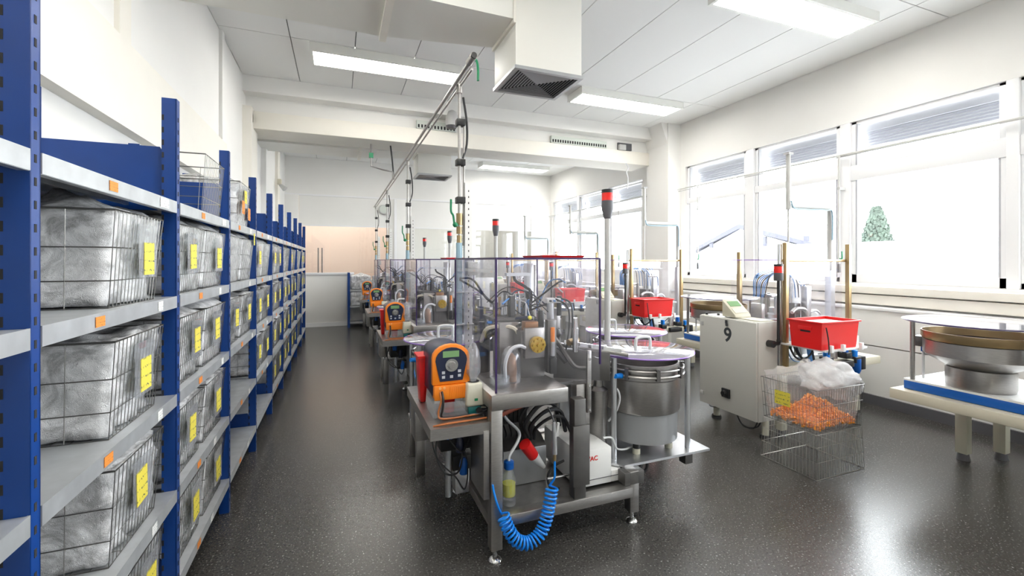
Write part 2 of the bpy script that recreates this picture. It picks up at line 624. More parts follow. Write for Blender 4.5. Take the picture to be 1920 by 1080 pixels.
# back wall
wb = thing('wall_back', (2, YB, 0), 'white partition wall with glazed band at the far end', 'wall', kind='structure')
B(XL, XR, YB, YB + .1, 2.96, ZC).build('upper_wall', 'wall', wb)
B(XL, .30, YB - .02, YB + .1, 0, 1.17).build('dado_panel', 'wall', wb, .004)
B(XL, .32, YB - .05, YB + .1, 1.17, 1.22).build('dado_cap', 'frame_white', wb, .004)
B(XL, .30, YB - .035, YB - .02, .0, .09).build('skirting', 'frame_white', wb)
B(.30, XR, YB, YB + .1, 0, 1.05).build('dado_panel', 'wall', wb)
for a, b in ((XL, -.84), (1.12, 1.50), (2.95, 3.25), (4.80, XR)):
    B(a, b, YB - .03, YB + .1, 1.05, 2.96).build('post_panel', 'wall', wb, .004)
for a, b in ((-.84, 1.12), (1.50, 2.95), (3.25, 4.80)):
    B(a + .01, b - .01, YB, YB + .08, 2.29, 2.95).build('infill_panel', 'wall', wb)
    B(a, b, YB - .015, YB, 2.27, 2.30).build('rail', 'frame_white', wb)
B(XL, XR, YB - .02, YB, 2.95, 2.985).build('rail', 'frame_white', wb)
B(1.22, 1.28, YB - .06, YB - .03, 0, 2.96).build('post_trim', 'frame_white', wb)
for a, b in ((-.84, -.205), (-.195, 1.12), (1.50, 2.95), (3.25, 4.80)):
    B(a, b, YB + .03, YB + .042, 1.20 if a < 1 else 1.05, 2.28).build('pane', 'pane_glass', wb)
hb = MB()
for x in (-.44, -.36):
    MB().cyl((x, YB - .03, 1.22), (x, YB - .03, 1.78), .012).box(x - .01, x + .01, YB - .03, YB + .03, 1.35, 1.37).box(x - .01, x + .01, YB - .03, YB + .03, 1.65, 1.67).build('pull_handle', 'steel_dark', wb)
# corridor behind the glass
struct('wall_corridor', B(XL, 1.3, 12.9, 13.0, 0, ZC), 'pink_wall', 'warm pinkish corridor wall seen through the back glazing', 'wall')
struct('wall_side_room', B(1.3, XR, 12.9, 13.0, 0, ZC).box(1.25, 1.33, YB + .1, 12.9, 0, ZC), 'wall', 'white wall of the side room behind the back glazing', 'wall')

# ------------------------------------------------------------------ ceiling lights


def ceiling_light(x0, x1, y0, y1, label):
    t = thing('ceiling_light', ((x0 + x1) / 2, (y0 + y1) / 2, ZC), label, 'ceiling light', 'ceiling lights')
    h = MB()
    z0 = ZC - .09
    h.box(x0, x1, y0, y0 + .03, z0, ZC).box(x0, x1, y1 - .03, y1, z0, ZC).box(x0, x0 + .03, y0 + .03, y1 - .03, z0, ZC).box(x1 - .03, x1, y0 + .03, y1 - .03, z0, ZC)
    h.build('housing', 'lamp_body', t)
    B(x0 + .03, x1 - .03, y0 + .03, y1 - .03, z0 + .004, z0 + .016).build('diffuser', 'diffuser', t)


ceiling_light(-.29, 1.36, 5.10, 5.50, 'long lit ceiling light above the aisle left of the air duct')
ceiling_light(2.98, 4.68, 5.10, 5.50, 'lit ceiling light near the column right of the air duct')
ceiling_light(2.98, 4.66, 2.58, 2.96, 'large bright ceiling light at the top right near the windows')
ceiling_light(-.29, 1.36, 1.40, 1.80, 'ceiling light above the near shelving just out of frame')
ceiling_light(3.10, 4.82, 9.80, 10.2, 'far lit ceiling light on the right behind the beam')
ceiling_light(-.10, 1.30, 8.95, 9.30, 'far lit ceiling light left of the far duct')
ceiling_light(-.29, 1.36, -.2, .2, 'ceiling light over the aisle behind the camera')
ceiling_light(2.98, 4.66, -.2, .2, 'ceiling light by the windows behind the camera')
ceiling_light(-.9, .9, 11.6, 12.0, 'unseen ceiling light added to brighten the corridor behind the back glazing')  # unseen lamp, added so the corridor looks bright through the glazing
ceiling_light(2.6, 4.2, 11.7, 12.1, 'unseen ceiling light added to brighten the side room behind the back glazing')  # added lamp, out of view, brightens the room behind the panes

# ------------------------------------------------------------------ air ducts


def air_duct(dy, label, left=True):
    x0, x1, y0, y1, zb, zt = 1.22, 1.78, 3.05 + dy, 3.53 + dy, 2.95, ZC
    t = thing('air_duct', ((x0 + x1) / 2, (y0 + y1) / 2, zt), label, 'air duct', 'supply air ducts')
    B(x0, x1, y0, y1, zb, zt).build('drop_box', 'duct', t, .004)
    if left:
        d = MB()
        ya, yb = 2.92 + dy, 3.53 + dy
        d.box(XL, .31, ya, yb, 3.22, zt)
        vs = [(.31, ya, 3.22), (.31, yb, 3.22), (.31, yb, zt), (.31, ya, zt), (x0, y0, 3.29), (x0, y1, 3.29), (x0, y1, zt), (x0, y0, zt)]
        d.add(vs, [(0, 1, 2, 3), (7, 6, 5, 4), (0, 4, 5, 1), (3, 2, 6, 7), (0, 3, 7, 4), (1, 5, 6, 2)])
        d.build('duct_run', 'duct', t)
        MB().box(.285, .335, ya - .015, yb + .015, 3.185, zt).build('flange', 'wall_cream', t)
        MB().box(x0 - .02, x0, y0 - .01, y1 + .01, 3.26, zt).build('flange', 'wall_cream', t)
    g = thing_part = MB()
    f = .022
    zz = zb - .025
    fr = MB().box(x0 - .01, x1 + .01, y0 - .01, y0 + f, zz, zb).box(x0 - .01, x1 + .01, y1 - f, y1 + .01, zz, zb).box(x0 - .01, x0 + f, y0 + f, y1 - f, zz, zb).box(x1 - f, x1 + .01, y0 + f, y1 - f, zz, zb)
    fro = fr.build('grille_frame', 'grille_metal', t)
    B(x0 + f, x1 - f, y0 + f, y1 - f, zb - .004, zb + .002).build('grille_void', 'dark_void', t)
    cx, cy = (x0 + x1) / 2, (y0 + y1) / 2
    n = 11
    W, D = (x1 - x0) / 2 - f, (y1 - y0) / 2 - f
    for k in range(n):
        s = (k + .5) / n
        a, b = W * s, D * s
        z = zz + .010
        # four mitred blades of this ring
        h = .010
        for sgn in (-1, 1):
            MB().obox((cx, cy + sgn * b, z), (2 * a, h, .003), sgn * .7, 0, 0).build('blade', 'grille_metal', t)
            MB().obox((cx + sgn * a, cy, z), (h, 2 * b, .003), 0, -sgn * .7, 0).build('blade', 'grille_metal', t)
    return t


air_duct(0, 'white air duct with square louvred outlet nearest the camera')
air_duct(4.35, 'white air duct with louvred outlet beyond the roof beam')

# ------------------------------------------------------------------ small fittings on beam and walls


def vent_strip(x0, x1, z, label):
    t = thing('vent_strip', ((x0 + x1) / 2, 6.47, z), label, 'vent', 'slotted vents on the roof beam')
    B(x0, x1, 6.44, 6.50, z, z + .12).build('body', 'vent_green', t, .004)
    n = int((x1 - x0) / .045)
    for i in range(n):
        x = x0 + .03 + (x1 - x0 - .06) * i / (n - 1)
        B(x - .012, x + .012, 6.436, 6.445, z + .015, z + .06).build('slot', 'dark_void', t)


vent_strip(1.04, 1.62, 3.405, 'pale slotted vent on the beam behind the ceiling pipe')
vent_strip(3.20, 4.25, 3.405, 'pale slotted vent on the beam near the window column')
t = thing('wall_siren', (1.53, 6.44, 3.42), 'grey domed siren fixed to the beam beside the pipe', 'siren')
MB().lathe(1.53, 6.34, [(.085, 3.46), (.09, 3.50), (.09, 3.60), (.07, 3.66), (.03, 3.69), (1e-6, 3.70)], 20).build('dome', 'siren_grey', t)
MB().cyl((1.53, 6.34, 3.42), (1.53, 6.34, 3.46), .06, .085).build('horn', 'base_grey', t)
B(1.50, 1.56, 6.38, 6.50, 3.52, 3.60).build('bracket', 'siren_grey', t)
t = thing('junction_box', (4.64, 6.47, 3.42), 'small dark open box on the beam near the column', 'junction box')
B(4.50, 4.78, 6.47, 6.50, 3.42, 3.54).build('recess', 'base_grey', t)
B(4.50, 4.63, 6.42, 6.47, 3.405, 3.50).build('case', 'siren_grey', t, .006)
t = thing('door_sensor', (XL + .06, 6.42, 3.26), 'small slotted grey sensor on the cream beam end at left', 'sensor')
B(XL + .02, XL + .10, 6.38, 6.44, 3.24, 3.36).build('case', 'siren_grey', t, .005)
for k in range(3):
    B(XL + .03, XL + .09, 6.376, 6.381, 3.26 + .03 * k, 3.275 + .03 * k).build('slot', 'dark_void', t)
t = thing('wall_lamp', (XL + .1, 9.2, 2.80), 'small beige wall lamp high on the left wall', 'wall lamp')
B(XL + .05, XL + .12, 9.16, 9.24, 2.90, 3.0).build('bracket', 'beige', t, .005)
MB().cyl((XL + .10, 9.2, 2.90), (XL + .18, 9.16, 2.82), .03, .05).build('lamp_head', 'siren_grey', t)
t = thing('wall_speaker', (.98, YB - .05, 2.62), 'round grey speaker on the back wall beside the post', 'speaker')
MB().cyl((.98, YB - .08, 2.7), (.98, YB, 2.7), .11, .12, 20).build('body', 'siren_grey', t)
MB().cyl((.98, YB - .09, 2.7), (.98, YB - .08, 2.7), .09, .09, 20).build('cone', 'vent_green', t)

# ------------------------------------------------------------------ outside
struct('ground_outside', B(5.8, 70, -30, 70, -.6, -.5), 'forecourt', 'pale paved ground outside the windows', 'ground')
t = thing('neighbour_house', (30, 21.5, -.5), 'pale gabled house seen through the windows', 'house')
MB().prism([(16.9, -.5), (25.9, -.5), (25.9, 2.1), (22.2, 3.6), (16.9, 2.0)], 25.2, 36, 'x').build('wall', 'snow', t)
rv = MB()
rv.prism([(26.5, 2.05), (26.5, 2.3), (22.2, 3.95), (22.2, 3.62)], 25, 36.2, 'x')
rv.prism([(16.2, 1.95), (16.2, 2.2), (22.2, 3.95), (22.2, 3.62)], 25, 36.2, 'x')
rv.build('roof', 'verge', t)
for y in (17.5, 20.2, 24.5):
    B(25.05, 25.2, y, y + .25, 1.9 if y < 18 else 2.4, 2.9 if y < 18 else 3.0).build('rafter_end', 'verge', t)
struct('garden_wall', B(20, 20.3, 7, 16, -.5, 2.25), 'snow', 'white garden wall in front of the conical tree outside', 'wall')
t = thing('conical_tree', (22, 12.3, -.5), 'narrow green conical tree outside the nearest window', 'tree')
MB().lathe(22, 12.3, [(.1, -.5), (.1, .3)], 10).build('trunk', 'verge', t)
cr = MB()
random.seed(5)
for k in range(1500):
    z = .2 + 3.6 * random.random()
    r = .62 * min(1, (3.95 - z) / 2.0) ** .7 * (.75 + .3 * random.random())
    a = random.random() * 2 * PI
    p = Vector((22 + r * math.cos(a), 12.3 + r * math.sin(a), z))
    cr.obox(p, (.09, .09, .17), random.uniform(-.5, .5), random.uniform(-.5, .5), a)
cr.lathe(22, 12.3, [(.5, .1), (.55, 1.5), (.42, 2.6), (.18, 3.5), (1e-6, 3.9)], 14)
cr.build('crown', 'leaf', t)
#==PART2==
# ================================================================== blue shelving along the left wall
SX0, SX1 = -1.09, -.61
PY = [2.17 + .908 * k for k in range(-2, 9)]
LEV = [.205, .575, .960, 1.355, 1.735]
rack = thing('shelving_rack', (-.85, 5.0, 0), 'long blue shelving rack with galvanised shelves along the left wall', 'shelving')


def post_mb(x, y, zt, face):
    m = MB()
    # U profile open to the back
    w_, dpt, th = .030, .050, .004
    xa, xb = (x - dpt, x) if face > 0 else (x, x + dpt)
    m.box(xa, xb, y - .018, y - .018 + th, 0, zt).box(xa, xb, y + .018 - th, y + .018, 0, zt)
    fx = x - th if face > 0 else x
    m.box(fx, fx + th, y - .018, y + .018, 0, zt)
    return m


front_post = post_mb(SX1, 0, 2.15, 1).build('post', 'blue', None)
slot_m = MB()
for i in range(41):
    z = .06 + .05 * i
    slot_m.box(SX1 - .001, SX1 + .0008, -.004, .004, z, z + .018)
    slot_m.box(SX1 - .049, SX1 - .042, -.0188, -.0178, z, z + .022)
slots = slot_m.build('slot_row', 'dark_void', None)
back_post = post_mb(SX0, 0, 2.15, -1).build('post', 'blue', None)
protos = [front_post, slots, back_post]
for y in PY:
    p = front_post.copy()
    COL.objects.link(p)
    p.parent = rack
    p.location = Vector((0, y, 0)) - rack.location
    s_ = slots.copy()
    COL.objects.link(s_)
    s_.parent = p
    q = back_post.copy()
    COL.objects.link(q)
    q.parent = rack
    q.location = Vector((0, y, 0)) - rack.location
    for z0, z1 in ((1.70, 1.955), (.04, .30)):
        pl = MB().prism([(SX0 + .03, z0 + .02), (SX0 + .05, z0), (SX1 - .07, z0), (SX1 - .05, z0 + .02), (SX1 - .05, z1 - .02), (SX1 - .06, z1), (SX0 + .05, z1), (SX0 + .03, z1 - .02)], y - .004, y + .004, 'y')
        pl.build('end_plate', 'blue', rack)
for o in protos:
    bpy.data.objects.remove(o)
random.seed(11)
note_meshes = {}


def flat_tag(name, mat, x, y, z, wy, hz, parent, rot=0.0):
    """paper tag facing the aisle (+x)"""
    m = MB()
    c, s_ = math.cos(rot), math.sin(rot)
    q = []
    for a, b in ((-wy / 2, -hz / 2), (wy / 2, -hz / 2), (wy / 2, hz / 2), (-wy / 2, hz / 2)):
        q.append((y + a * c - b * s_, z + a * s_ + b * c))
    m.prism(q, x, x + .0012, 'x')
    return m.build(name, mat, parent)


for b in range(len(PY) - 1):
    y0, y1 = PY[b] + .02, PY[b + 1] - .02
    for li, z in enumerate(LEV):
        if b == 2 and li == 4 and False:
            continue
        m = MB()
        m.box(SX0, SX1, y0, y1, z - .004, z)
        m.box(SX1 - .003, SX1 + .002, y0, y1, z - .045, z + .001)
        m.box(SX0, SX0 + .003, y0, y1, z - .04, z)
        m.box(SX1 - .02, SX1, y0, y1, z - .046, z - .043)
        for k in range(1, 3):
            xx = SX0 + (SX1 - SX0) * k / 3
            m.box(xx - .006, xx + .006, y0, y1, z - .02, z - .004)
        sh = m.build('shelf', 'galv', rack)
        if b >= 1:
            for t_, f_, ww in (('note_orange', .28 + .1 * random.random(), .05), ('note_white', .55 + .3 * random.random(), .085 if li == 4 else .045)):
                if random.random() < .85:
                    flat_tag('shelf_tag', t_, SX1 + .003, y0 + (y1 - y0) * f_, z - .022, ww, .028 if t_ == 'note_orange' else .034, sh)


# ------------------------------------------------------------------ wire baskets with bags
def basket_mesh(wx, wy, h, dense_y=.11, dense_x=.027, tap=.90, r=.0013, flip=False):
    m = MB()

    def P(u, v, t):
        s_ = tap + (1 - tap) * t
        return Vector((u * wx / 2 * s_, v * wy / 2 * s_, h * t))

    def ring(t, rr):
        m.tube([P(-1, -1, t), P(1, -1, t), P(1, 1, t), P(-1, 1, t)], rr, 4, False, True)
    ring(1, .0032)
    ring(.62, .0018)
    ring(.28, .0018)
    ring(0, .0026)
    nx = int(wy / dense_x)
    for i in range(nx + 1):
        v = -1 + 2 * i / nx
        for u in (-1, 1):
            m.tube([P(u, v, 0), P(u, v, 1)], r, 4, False)
    ny = max(3, int(wx / dense_y))
    for i in range(ny + 1):
        u = -1 + 2 * i / ny
        for v in (-1, 1):
            m.tube([P(u, v, 0), P(u, v, 1)], r, 4, False)
    for i in range(1, 9):
        u = -1 + 2 * i / 9
        m.tube([P(u, -1, 0), P(u, 1, 0)], r, 4, False)
    for i in range(1, 4):
        v = -1 + 2 * i / 4
        m.tube([P(-1, v, 0), P(1, v, 0)], r, 4, False)
    return m


def bag_mesh(wx, wy, h, seed, tap=.90, n=13, top=.25):
    bm = bmesh.new()
    bmesh.ops.create_cube(bm, size=2)
    bmesh.ops.subdivide_edges(bm, edges=bm.edges, cuts=n, use_grid_fill=True)
    so = Vector((seed * 7.3, seed * 3.1, seed * 1.7))
    for v in bm.verts:
        p = v.co.copy()
        t = (p.z + 1) / 2
        s_ = tap + (1 - tap) * t
        q = Vector((p.x * wx / 2 * s_ * .955, p.y * wy / 2 * s_ * .955, .006 + h * .97 * t))
        d = .012 - abs(noise.noise(q * 11 + so)) * .045 - abs(noise.noise(q * 27 + so)) * .02
        dirn = Vector((p.x, p.y, 0))
        m_ = max(abs(p.x), abs(p.y))
        if m_ > .98:
            q += dirn.normalized() * min(d, .006)
        if p.z > .98:
            e = max(abs(p.x), abs(p.y))
            q.z += noise.noise(q * 9 + so) * .05 * (1.1 - e) + top * h * .25 * (1 - e * e) + noise.noise(q * 22 + so) * .02
        v.co = q
    return bm


def bm_obj(name, bm, mat, parent, loc=(0, 0, 0)):
    me = bpy.data.meshes.new(name)
    bm.to_mesh(me)
    bm.free()
    me.polygons.foreach_set('use_smooth', [True] * len(me.polygons))
    me.materials.append(MATS[mat])
    o = bpy.data.objects.new(name, me)
    COL.objects.link(o)
    o.parent = parent
    o.location = loc
    return o


BW, BD, BH = .46, .385, .295
proto_wire = basket_mesh(BW, BD, BH).build('wire_cage', 'wire')
proto_wire_far = basket_mesh(BW, BD, BH, dense_x=.034).build('wire_cage', 'wire')
bag_protos = [bm_obj('plastic_bag', bag_mesh(BW, BD, BH, s_, top=.2 + .5 * (s_ % 3)), 'bag_white' if s_ % 3 == 2 else 'bag_grey', None) for s_ in range(6)]
sleeve_proto = B(BW / 2 + .004, BW / 2 + .006, -.075, .075, .085, .265).build('tag_sleeve', 'clear_stand')
note_proto = B(BW / 2 + .0065, BW / 2 + .008, -.042, .042, .105, .215).build('paper_note', 'note_yellow')
sleeve_rot = -.045
SHN = ['bottom', 'fourth', 'third', 'second', 'top']
BAYN = ['', 'first', 'second', 'third', 'fourth', 'fifth', 'sixth', 'seventh', 'eighth', 'ninth']


def cp(o, parent, loc=(0, 0, 0), rot=None):
    c = o.copy()
    COL.objects.link(c)
    c.parent = parent
    c.location = loc
    if rot:
        c.rotation_euler = rot
    return c


random.seed(3)


def basket(bay, li, side, y, zoff=0, bag=True, note=True, x=None, extra=''):
    z = LEV[li] + .001 + zoff
    loc = ((SX0 + SX1) / 2 - .002 if x is None else x, y, z)
    what = 'wire basket of bagged grey parts' if bag else 'empty wire basket'
    if note and bag:
        what = 'wire basket of bagged parts with yellow tag'
    pl = {0: 'nearer', 1: 'farther', 2: 'middle'}[side]
    lab = '%s, %s shelf, %s bay from camera, %s one' % (what, SHN[li], BAYN[bay], pl)
    if extra:
        lab = extra
    t = thing('wire_basket', loc, lab, 'basket', 'wire baskets on the blue shelving')
    cp(proto_wire if bay < 5 else proto_wire_far, t)
    if bag:
        cp(random.choice(bag_protos), t, rot=(0, 0, PI if random.random() < .5 else 0))
    if note:
        rz = random.uniform(-.06, .06)
        oy = random.uniform(-.03, .06)
        cp(sleeve_proto, t, (0, oy, 0), (0, 0, 0))
        n_ = cp(note_proto, t, (0, oy + random.uniform(-.012, .012), random.uniform(-.012, .012)), (rz, 0, 0))
        n_.name = 'paper_note'
    return t


for b in range(1, 10):
    yb = PY[b] if b < len(PY) else 99
    for li in range(4):
        if b == 9:
            continue
        ys2 = [(0, yb + .235), (1, yb + .665)]
        if b == 1:
            ys2 = [(1, yb + .59), (0, yb + .235)]
        if b == 3 and li in (0, 1):
            continue
        if b == 4 and li == 0:
            continue
        for sd, y in ys2:
            if b == 1 and sd == 0:
                continue
            basket(b, li, sd, y, note=(li < 3 or b < 3 or random.random() < .6) and b < 8)
basket(9, 1, 0, PY[9] + .235)
basket(9, 2, 0, PY[9] + .235)
basket(9, 3, 0, PY[9] + .235)
basket(9, 2, 1, PY[9] + .665)
basket(9, 3, 1, PY[9] + .665)
# on the top shelf
basket(2, 4, 1, PY[2] + .64, bag=False, note=False, extra='empty wire basket standing on top of the shelving by the second post')
tb = basket(3, 4, 1, PY[3] + .55, note=False, extra='wire basket with orange and yellow tags on top of the shelving')
for m_, yo, zo in (('note_orange', -.10, .13), ('note_yellow', -.02, .21), ('note_orange', .11, .10)):
    flat_tag('paper_note', m_, tb.location.x + BW / 2 + .005, tb.location.y + yo, tb.location.z + zo, .085, .09, tb)
flat_tag('paper_note', 'note_yellow', SX1 + .003, PY[4] - .10, 1.66, .045, .09, rack)

# ------------------------------------------------------------------ wire baskets on the floor beside cabinet 9
fb = thing('wire_basket', (3.27, 2.26, 0), 'empty upturned bright wire basket on the floor beside cabinet 9', 'basket', 'wire baskets on the floor')
bw_ = basket_mesh(.50, .43, .30, .024, .024, .95, .0013)
for i, v in enumerate(bw_.v):
    bw_.v[i] = (v[0] + 3.27, v[1] + 2.26, .30 - v[2] + .004)
bw_.build('wire_cage', 'wire_bright', fb)
fu = thing('wire_basket', (3.27, 2.26, .308), 'wire basket with a clear bag of orange parts atop the upturned basket', 'basket', 'wire baskets on the floor')
bu = basket_mesh(.50, .43, .30, .024, .024, .93, .0013)
for i, v in enumerate(bu.v):
    bu.v[i] = (v[0] + 3.27, v[1] + 2.26, v[2] + .309)
bu.build('wire_cage', 'wire', fu)
flat = MB().prism([(2.3 - .06, .44), (2.3 + .06, .44), (2.3 + .06, .54), (2.3 - .06, .54)], 3.022, 3.0235, 'x')
flat.build('paper_note', 'note_yellow', fu)
gb = thing('plastic_bag', (3.27, 2.26, .315), 'open clear plastic bag draped in the wire basket of orange parts', 'bag')
bmb = bmesh.new()
bmesh.ops.create_cube(bmb, size=2)
bmesh.ops.subdivide_edges(bmb, edges=bmb.edges, cuts=13, use_grid_fill=True)
for v in bmb.verts:
    p = v.co.copy()
    t_ = (p.z + 1) / 2
    s_ = .88 + .12 * t_
    q = Vector((p.x * .235 * s_, p.y * .2 * s_, .005 + .31 * t_))
    if t_ > .9:
        e = max(abs(p.x), abs(p.y))
        q.z += .11 * (1 - e * e) + noise.noise(q * 12) * .05
    q += Vector((noise.noise(q * 20), noise.noise(q * 20 + Vector((5, 1, 2))), noise.noise(q * 17 + Vector((9, 1, 2))))) * .012
    v.co = q
bm_obj('bag_body', bmb, 'bag_clear', gb)
# bunched mouth of the bag hanging over the far right corner
bmb = bmesh.new()
bmesh.ops.create_icosphere(bmb, subdivisions=4, radius=1)
for v in bmb.verts:
    p = v.co.copy()
    q = Vector((.235 + p.x * .15, .02 + p.y * .19, .285 + p.z * .13 - .07 * max(0, p.x)))
    q += p * (noise.noise(p * 3.1) * .05 + abs(noise.noise(p * 7.0)) * .03)
    v.co = q
bm_obj('bag_mouth', bmb, 'bag_clear_dense', gb)
op = MB()
random.seed(9)
for k in range(900):
    u, v = random.uniform(-1, 1), random.uniform(-1, 1)
    hgt = .06 + .14 * math.exp(-((u - .15) ** 2) / .5 - ((v + .1) ** 2) / .7)
    zz = .325 + random.random() * hgt * (1 - .45 * max(abs(u), abs(v)))
    op.obox((3.275 + u * .205, 2.26 + v * .172, zz), (.030, .014, .010), random.uniform(0, 3), random.uniform(0, 3), random.uniform(0, 3))
o = op.build('moulded_parts', 'orange_parts')
tag(o, 'heap of small orange moulded parts inside the clear bag', 'parts', kind='stuff')
# ------------------------------------------------------------------ small shelving by the back wall
t = thing('shelving_rack', (.70, 10.68, 0), 'low blue shelving unit by the back wall at the aisle end', 'shelving')
for x in (.20, 1.20):
    for y in (10.50, 10.82):
        B(x - .025, x + .025, y - .02, y + .02, 0, 1.22).build('post', 'blue', t)
for z in (.12, .48, .84):
    B(.2, 1.2, 10.50, 10.82, z - .035, z).build('shelf', 'galv', t)
for i, (x, z, r_) in enumerate(((.45, .842, .0), (.93, .842, 0), (.45, .482, 0), (.93, .482, 0))):
    o = thing('plastic_bag', (x, 10.66, z), ['plump clear bag, upper shelf of the low rack, left', 'plump clear bag, upper shelf of the low rack, right', 'white bag, middle shelf of the low rack, left', 'white bag, middle shelf of the low rack, right'][i], 'bag', 'bags on the low rack')
    c_ = cp(bag_protos[2 if i > 1 else 1], o)
    c_.scale = (.98, .80, 1.0)
for o in [proto_wire, proto_wire_far, sleeve_proto, note_proto] + bag_protos:
    bpy.data.objects.remove(o)

# ================================================================== ceiling pipe run above the machine row
pr = thing('compressed_air_pipe', (.75, 6.4, 2.7), 'thin steel air pipe run under the ceiling with drops to machines', 'pipe')
MB().cyl((.735, 2.60, 2.70), (.735, 10.4, 2.70), .012).build('pipe', 'steel', pr)
MB().cyl((.772, 2.66, 2.69), (.772, 10.4, 2.69), .008).build('pipe', 'steel', pr)
MB().cyl((.735, 2.50, 2.70), (.735, 2.60, 2.70), .022).build('end_valve', 'steel', pr)
MB().cyl((.735, 2.49, 2.70), (.735, 2.50, 2.70), .018).build('end_cap', 'black', pr)
MB().tube(catmull([(.75, 2.58, 2.72), (.775, 2.58, 2.71), (.785, 2.58, 2.66), (.785, 2.58, 2.59)], 4), .008, 6).build('valve_lever', 'green', pr)
MB().tube([(.43, 6.7, 3.18), (.43, 6.7, 2.86), (.60, 6.7, 2.82), (.735, 6.7, 2.80), (.735, 6.7, 2.70)], .012, 8).build('feed_pipe', 'steel', pr)
MB().tube(catmull([(.70, 6.7, 3.2), (.72, 6.68, 3.0), (.74, 6.7, 2.8), (.75, 6.75, 2.7)], 5), .012, 6).build('cable', 'black_soft', pr)
MB().box(.40, .46, 6.68, 6.72, 2.98, 3.05).build('shutoff_valve', 'green', pr)
for k in range(4):
    dy = 2.45 * k
    y = 2.95 + dy
    d = MB().cyl((.765, y, 2.70), (.765, y, 1.62), .010).build('drop_pipe', 'steel', pr)
    MB().cyl((.765, y, 2.70), (.765, y, 2.64), .02).build('tee', 'steel', d)
    for z in (2.44, 2.167, 1.91):
        MB().box(.742, .802, y - .03, y + .03, z - .022, z + .022).build('clamp', 'black', d, .004)
    MB().cyl((.765, y, 1.82), (.765, y, 1.74), .022).cyl((.765, y, 1.73), (.765, y, 1.68), .02).cyl((.765, y, 1.67), (.765, y, 1.62), .018).build('brass_valve', 'brass', d)
    MB().tube(catmull([(.75, y - .02, 1.74), (.725, y - .03, 1.74), (.715, y - .03, 1.80), (.70, y - .03, 1.83), (.70, y - .03, 1.91)], 4), .007, 6).ball((.73, y - .025, 1.74), .018, 10, 6).build('lever', 'green', d)
    MB().tube(catmull([(.795, y + .01, 2.62), (.82, y + .01, 2.45), (.82, y + .01, 2.30), (.79, y, 2.2)], 5), .008, 6).build('cable', 'black_soft', d)
    MB().cyl((.80, y + .005, 2.44), (.795, y + .005, 1.6), .007).build('conduit', 'steel', d)
#==PART3==
# ================================================================== central row of assembly machines
UNIT = []          # (root, label template) of everything belonging to the nearest machine


def unit(name, loc, label, cat, group):
    o = thing(name, loc, label.format('nearest'), cat, group)
    UNIT.append((o, label))
    return o


m1 = unit('assembly_machine', (1.1, 2.5, 0), 'stainless assembly machine under a clear hood, {} in the central row', 'machine', 'central assembly machines')
# frame
for (x, y, zt) in ((.725, 2.09, .76), (1.565, 2.12, .30), (.715, 2.80, .66), (1.565, 3.02, .80), (.80, 3.02, .76)):
    lg = B(x - .03, x + .03, y - .03, y + .03, .065, zt).build('leg', 'steel', m1, .004)
    MB().lathe(x, y, [(.032, 0), (.034, .008), (.026, .018), (.012, .024), (.012, .07)], 18).build('levelling_foot', 'chrome', lg)
B(1.165, 1.235, 2.07, 2.13, .225, .757).build('post', 'steel_dark', m1, .004)
B(1.15, 1.25, 2.055, 2.068, .30, .62).build('bracket_plate', 'steel_dark', m1, .003)
for a in ((.755, 1.535, 2.065, 2.125, .170, .225), (.695, .755, 2.12, 2.77, .17, .225), (1.535, 1.595, 2.15, 2.99, .17, .225), (.745, 1.535, 2.99, 3.05, .17, .225)):
    B(*a).build('rail', 'steel', m1, .004)
B(.66, .692, 2.075, 2.30, .32, .66).build('bracket_plate', 'steel', m1, .003)
B(.755, 1.535, 2.125, 2.99, .205, .214).build('lower_shelf', 'steel', m1)
# table
B(.695, 1.12, 2.055, 3.08, .757, .835).build('table', 'steel', m1, .005)
B(1.12, 1.60, 2.40, 3.08, .757, .835).build('table', 'steel', m1, .005)
# tray at the aisle side
tr = MB().box(.40, .695, 2.08, 2.85, .690, .700).box(.40, .695, 2.08, 2.09, .645, .69).box(.40, .41, 2.09, 2.85, .645, .69).box(.41, .695, 2.84, 2.85, .645, .69)
tr.build('tray', 'steel', m1)
B(.42, .50, 2.66, 2.82, .42, .645).build('tray_support', 'steel', m1, .004)
# plate under the bowl feeder
MB().prism([(1.463, 2.23), (1.54, 2.15), (2.18, 2.15), (2.18, 2.86), (1.463, 2.86)], .298, .312).build('feeder_plate', 'alu', m1)
B(1.375, 1.475, 2.64, 2.665, .31, .74).build('upright_plate', 'alu', m1, .003)
B(1.50, 1.63, 2.09, 2.16, .225, .297).build('plate_support', 'steel_dark', m1, .003)
B(2.05, 2.11, 2.70, 2.76, .0, .297).build('leg', 'steel', m1, .004)
B(2.05, 2.11, 2.22, 2.28, .20, .297).build('plate_support', 'steel_dark', m1, .004)
# second feeder shelf (rear right) and left rear
MB().prism([(1.88, 2.88), (2.52, 2.88), (2.52, 3.40), (1.88, 3.40)], .298, .312).build('feeder_plate', 'alu', m1)
for x, y in ((1.93, 3.36), (2.47, 3.36), (2.47, 2.93)):
    B(x - .03, x + .03, y - .03, y + .03, 0, .297).build('leg', 'steel', m1, .004)
B(.50, 1.05, 3.10, 3.50, .298, .312).build('feeder_plate', 'alu', m1)
for x, y in ((.53, 3.46), (1.02, 3.46), (.53, 3.13)):
    B(x - .03, x + .03, y - .03, y + .03, 0, .297).build('leg', 'steel', m1, .004)
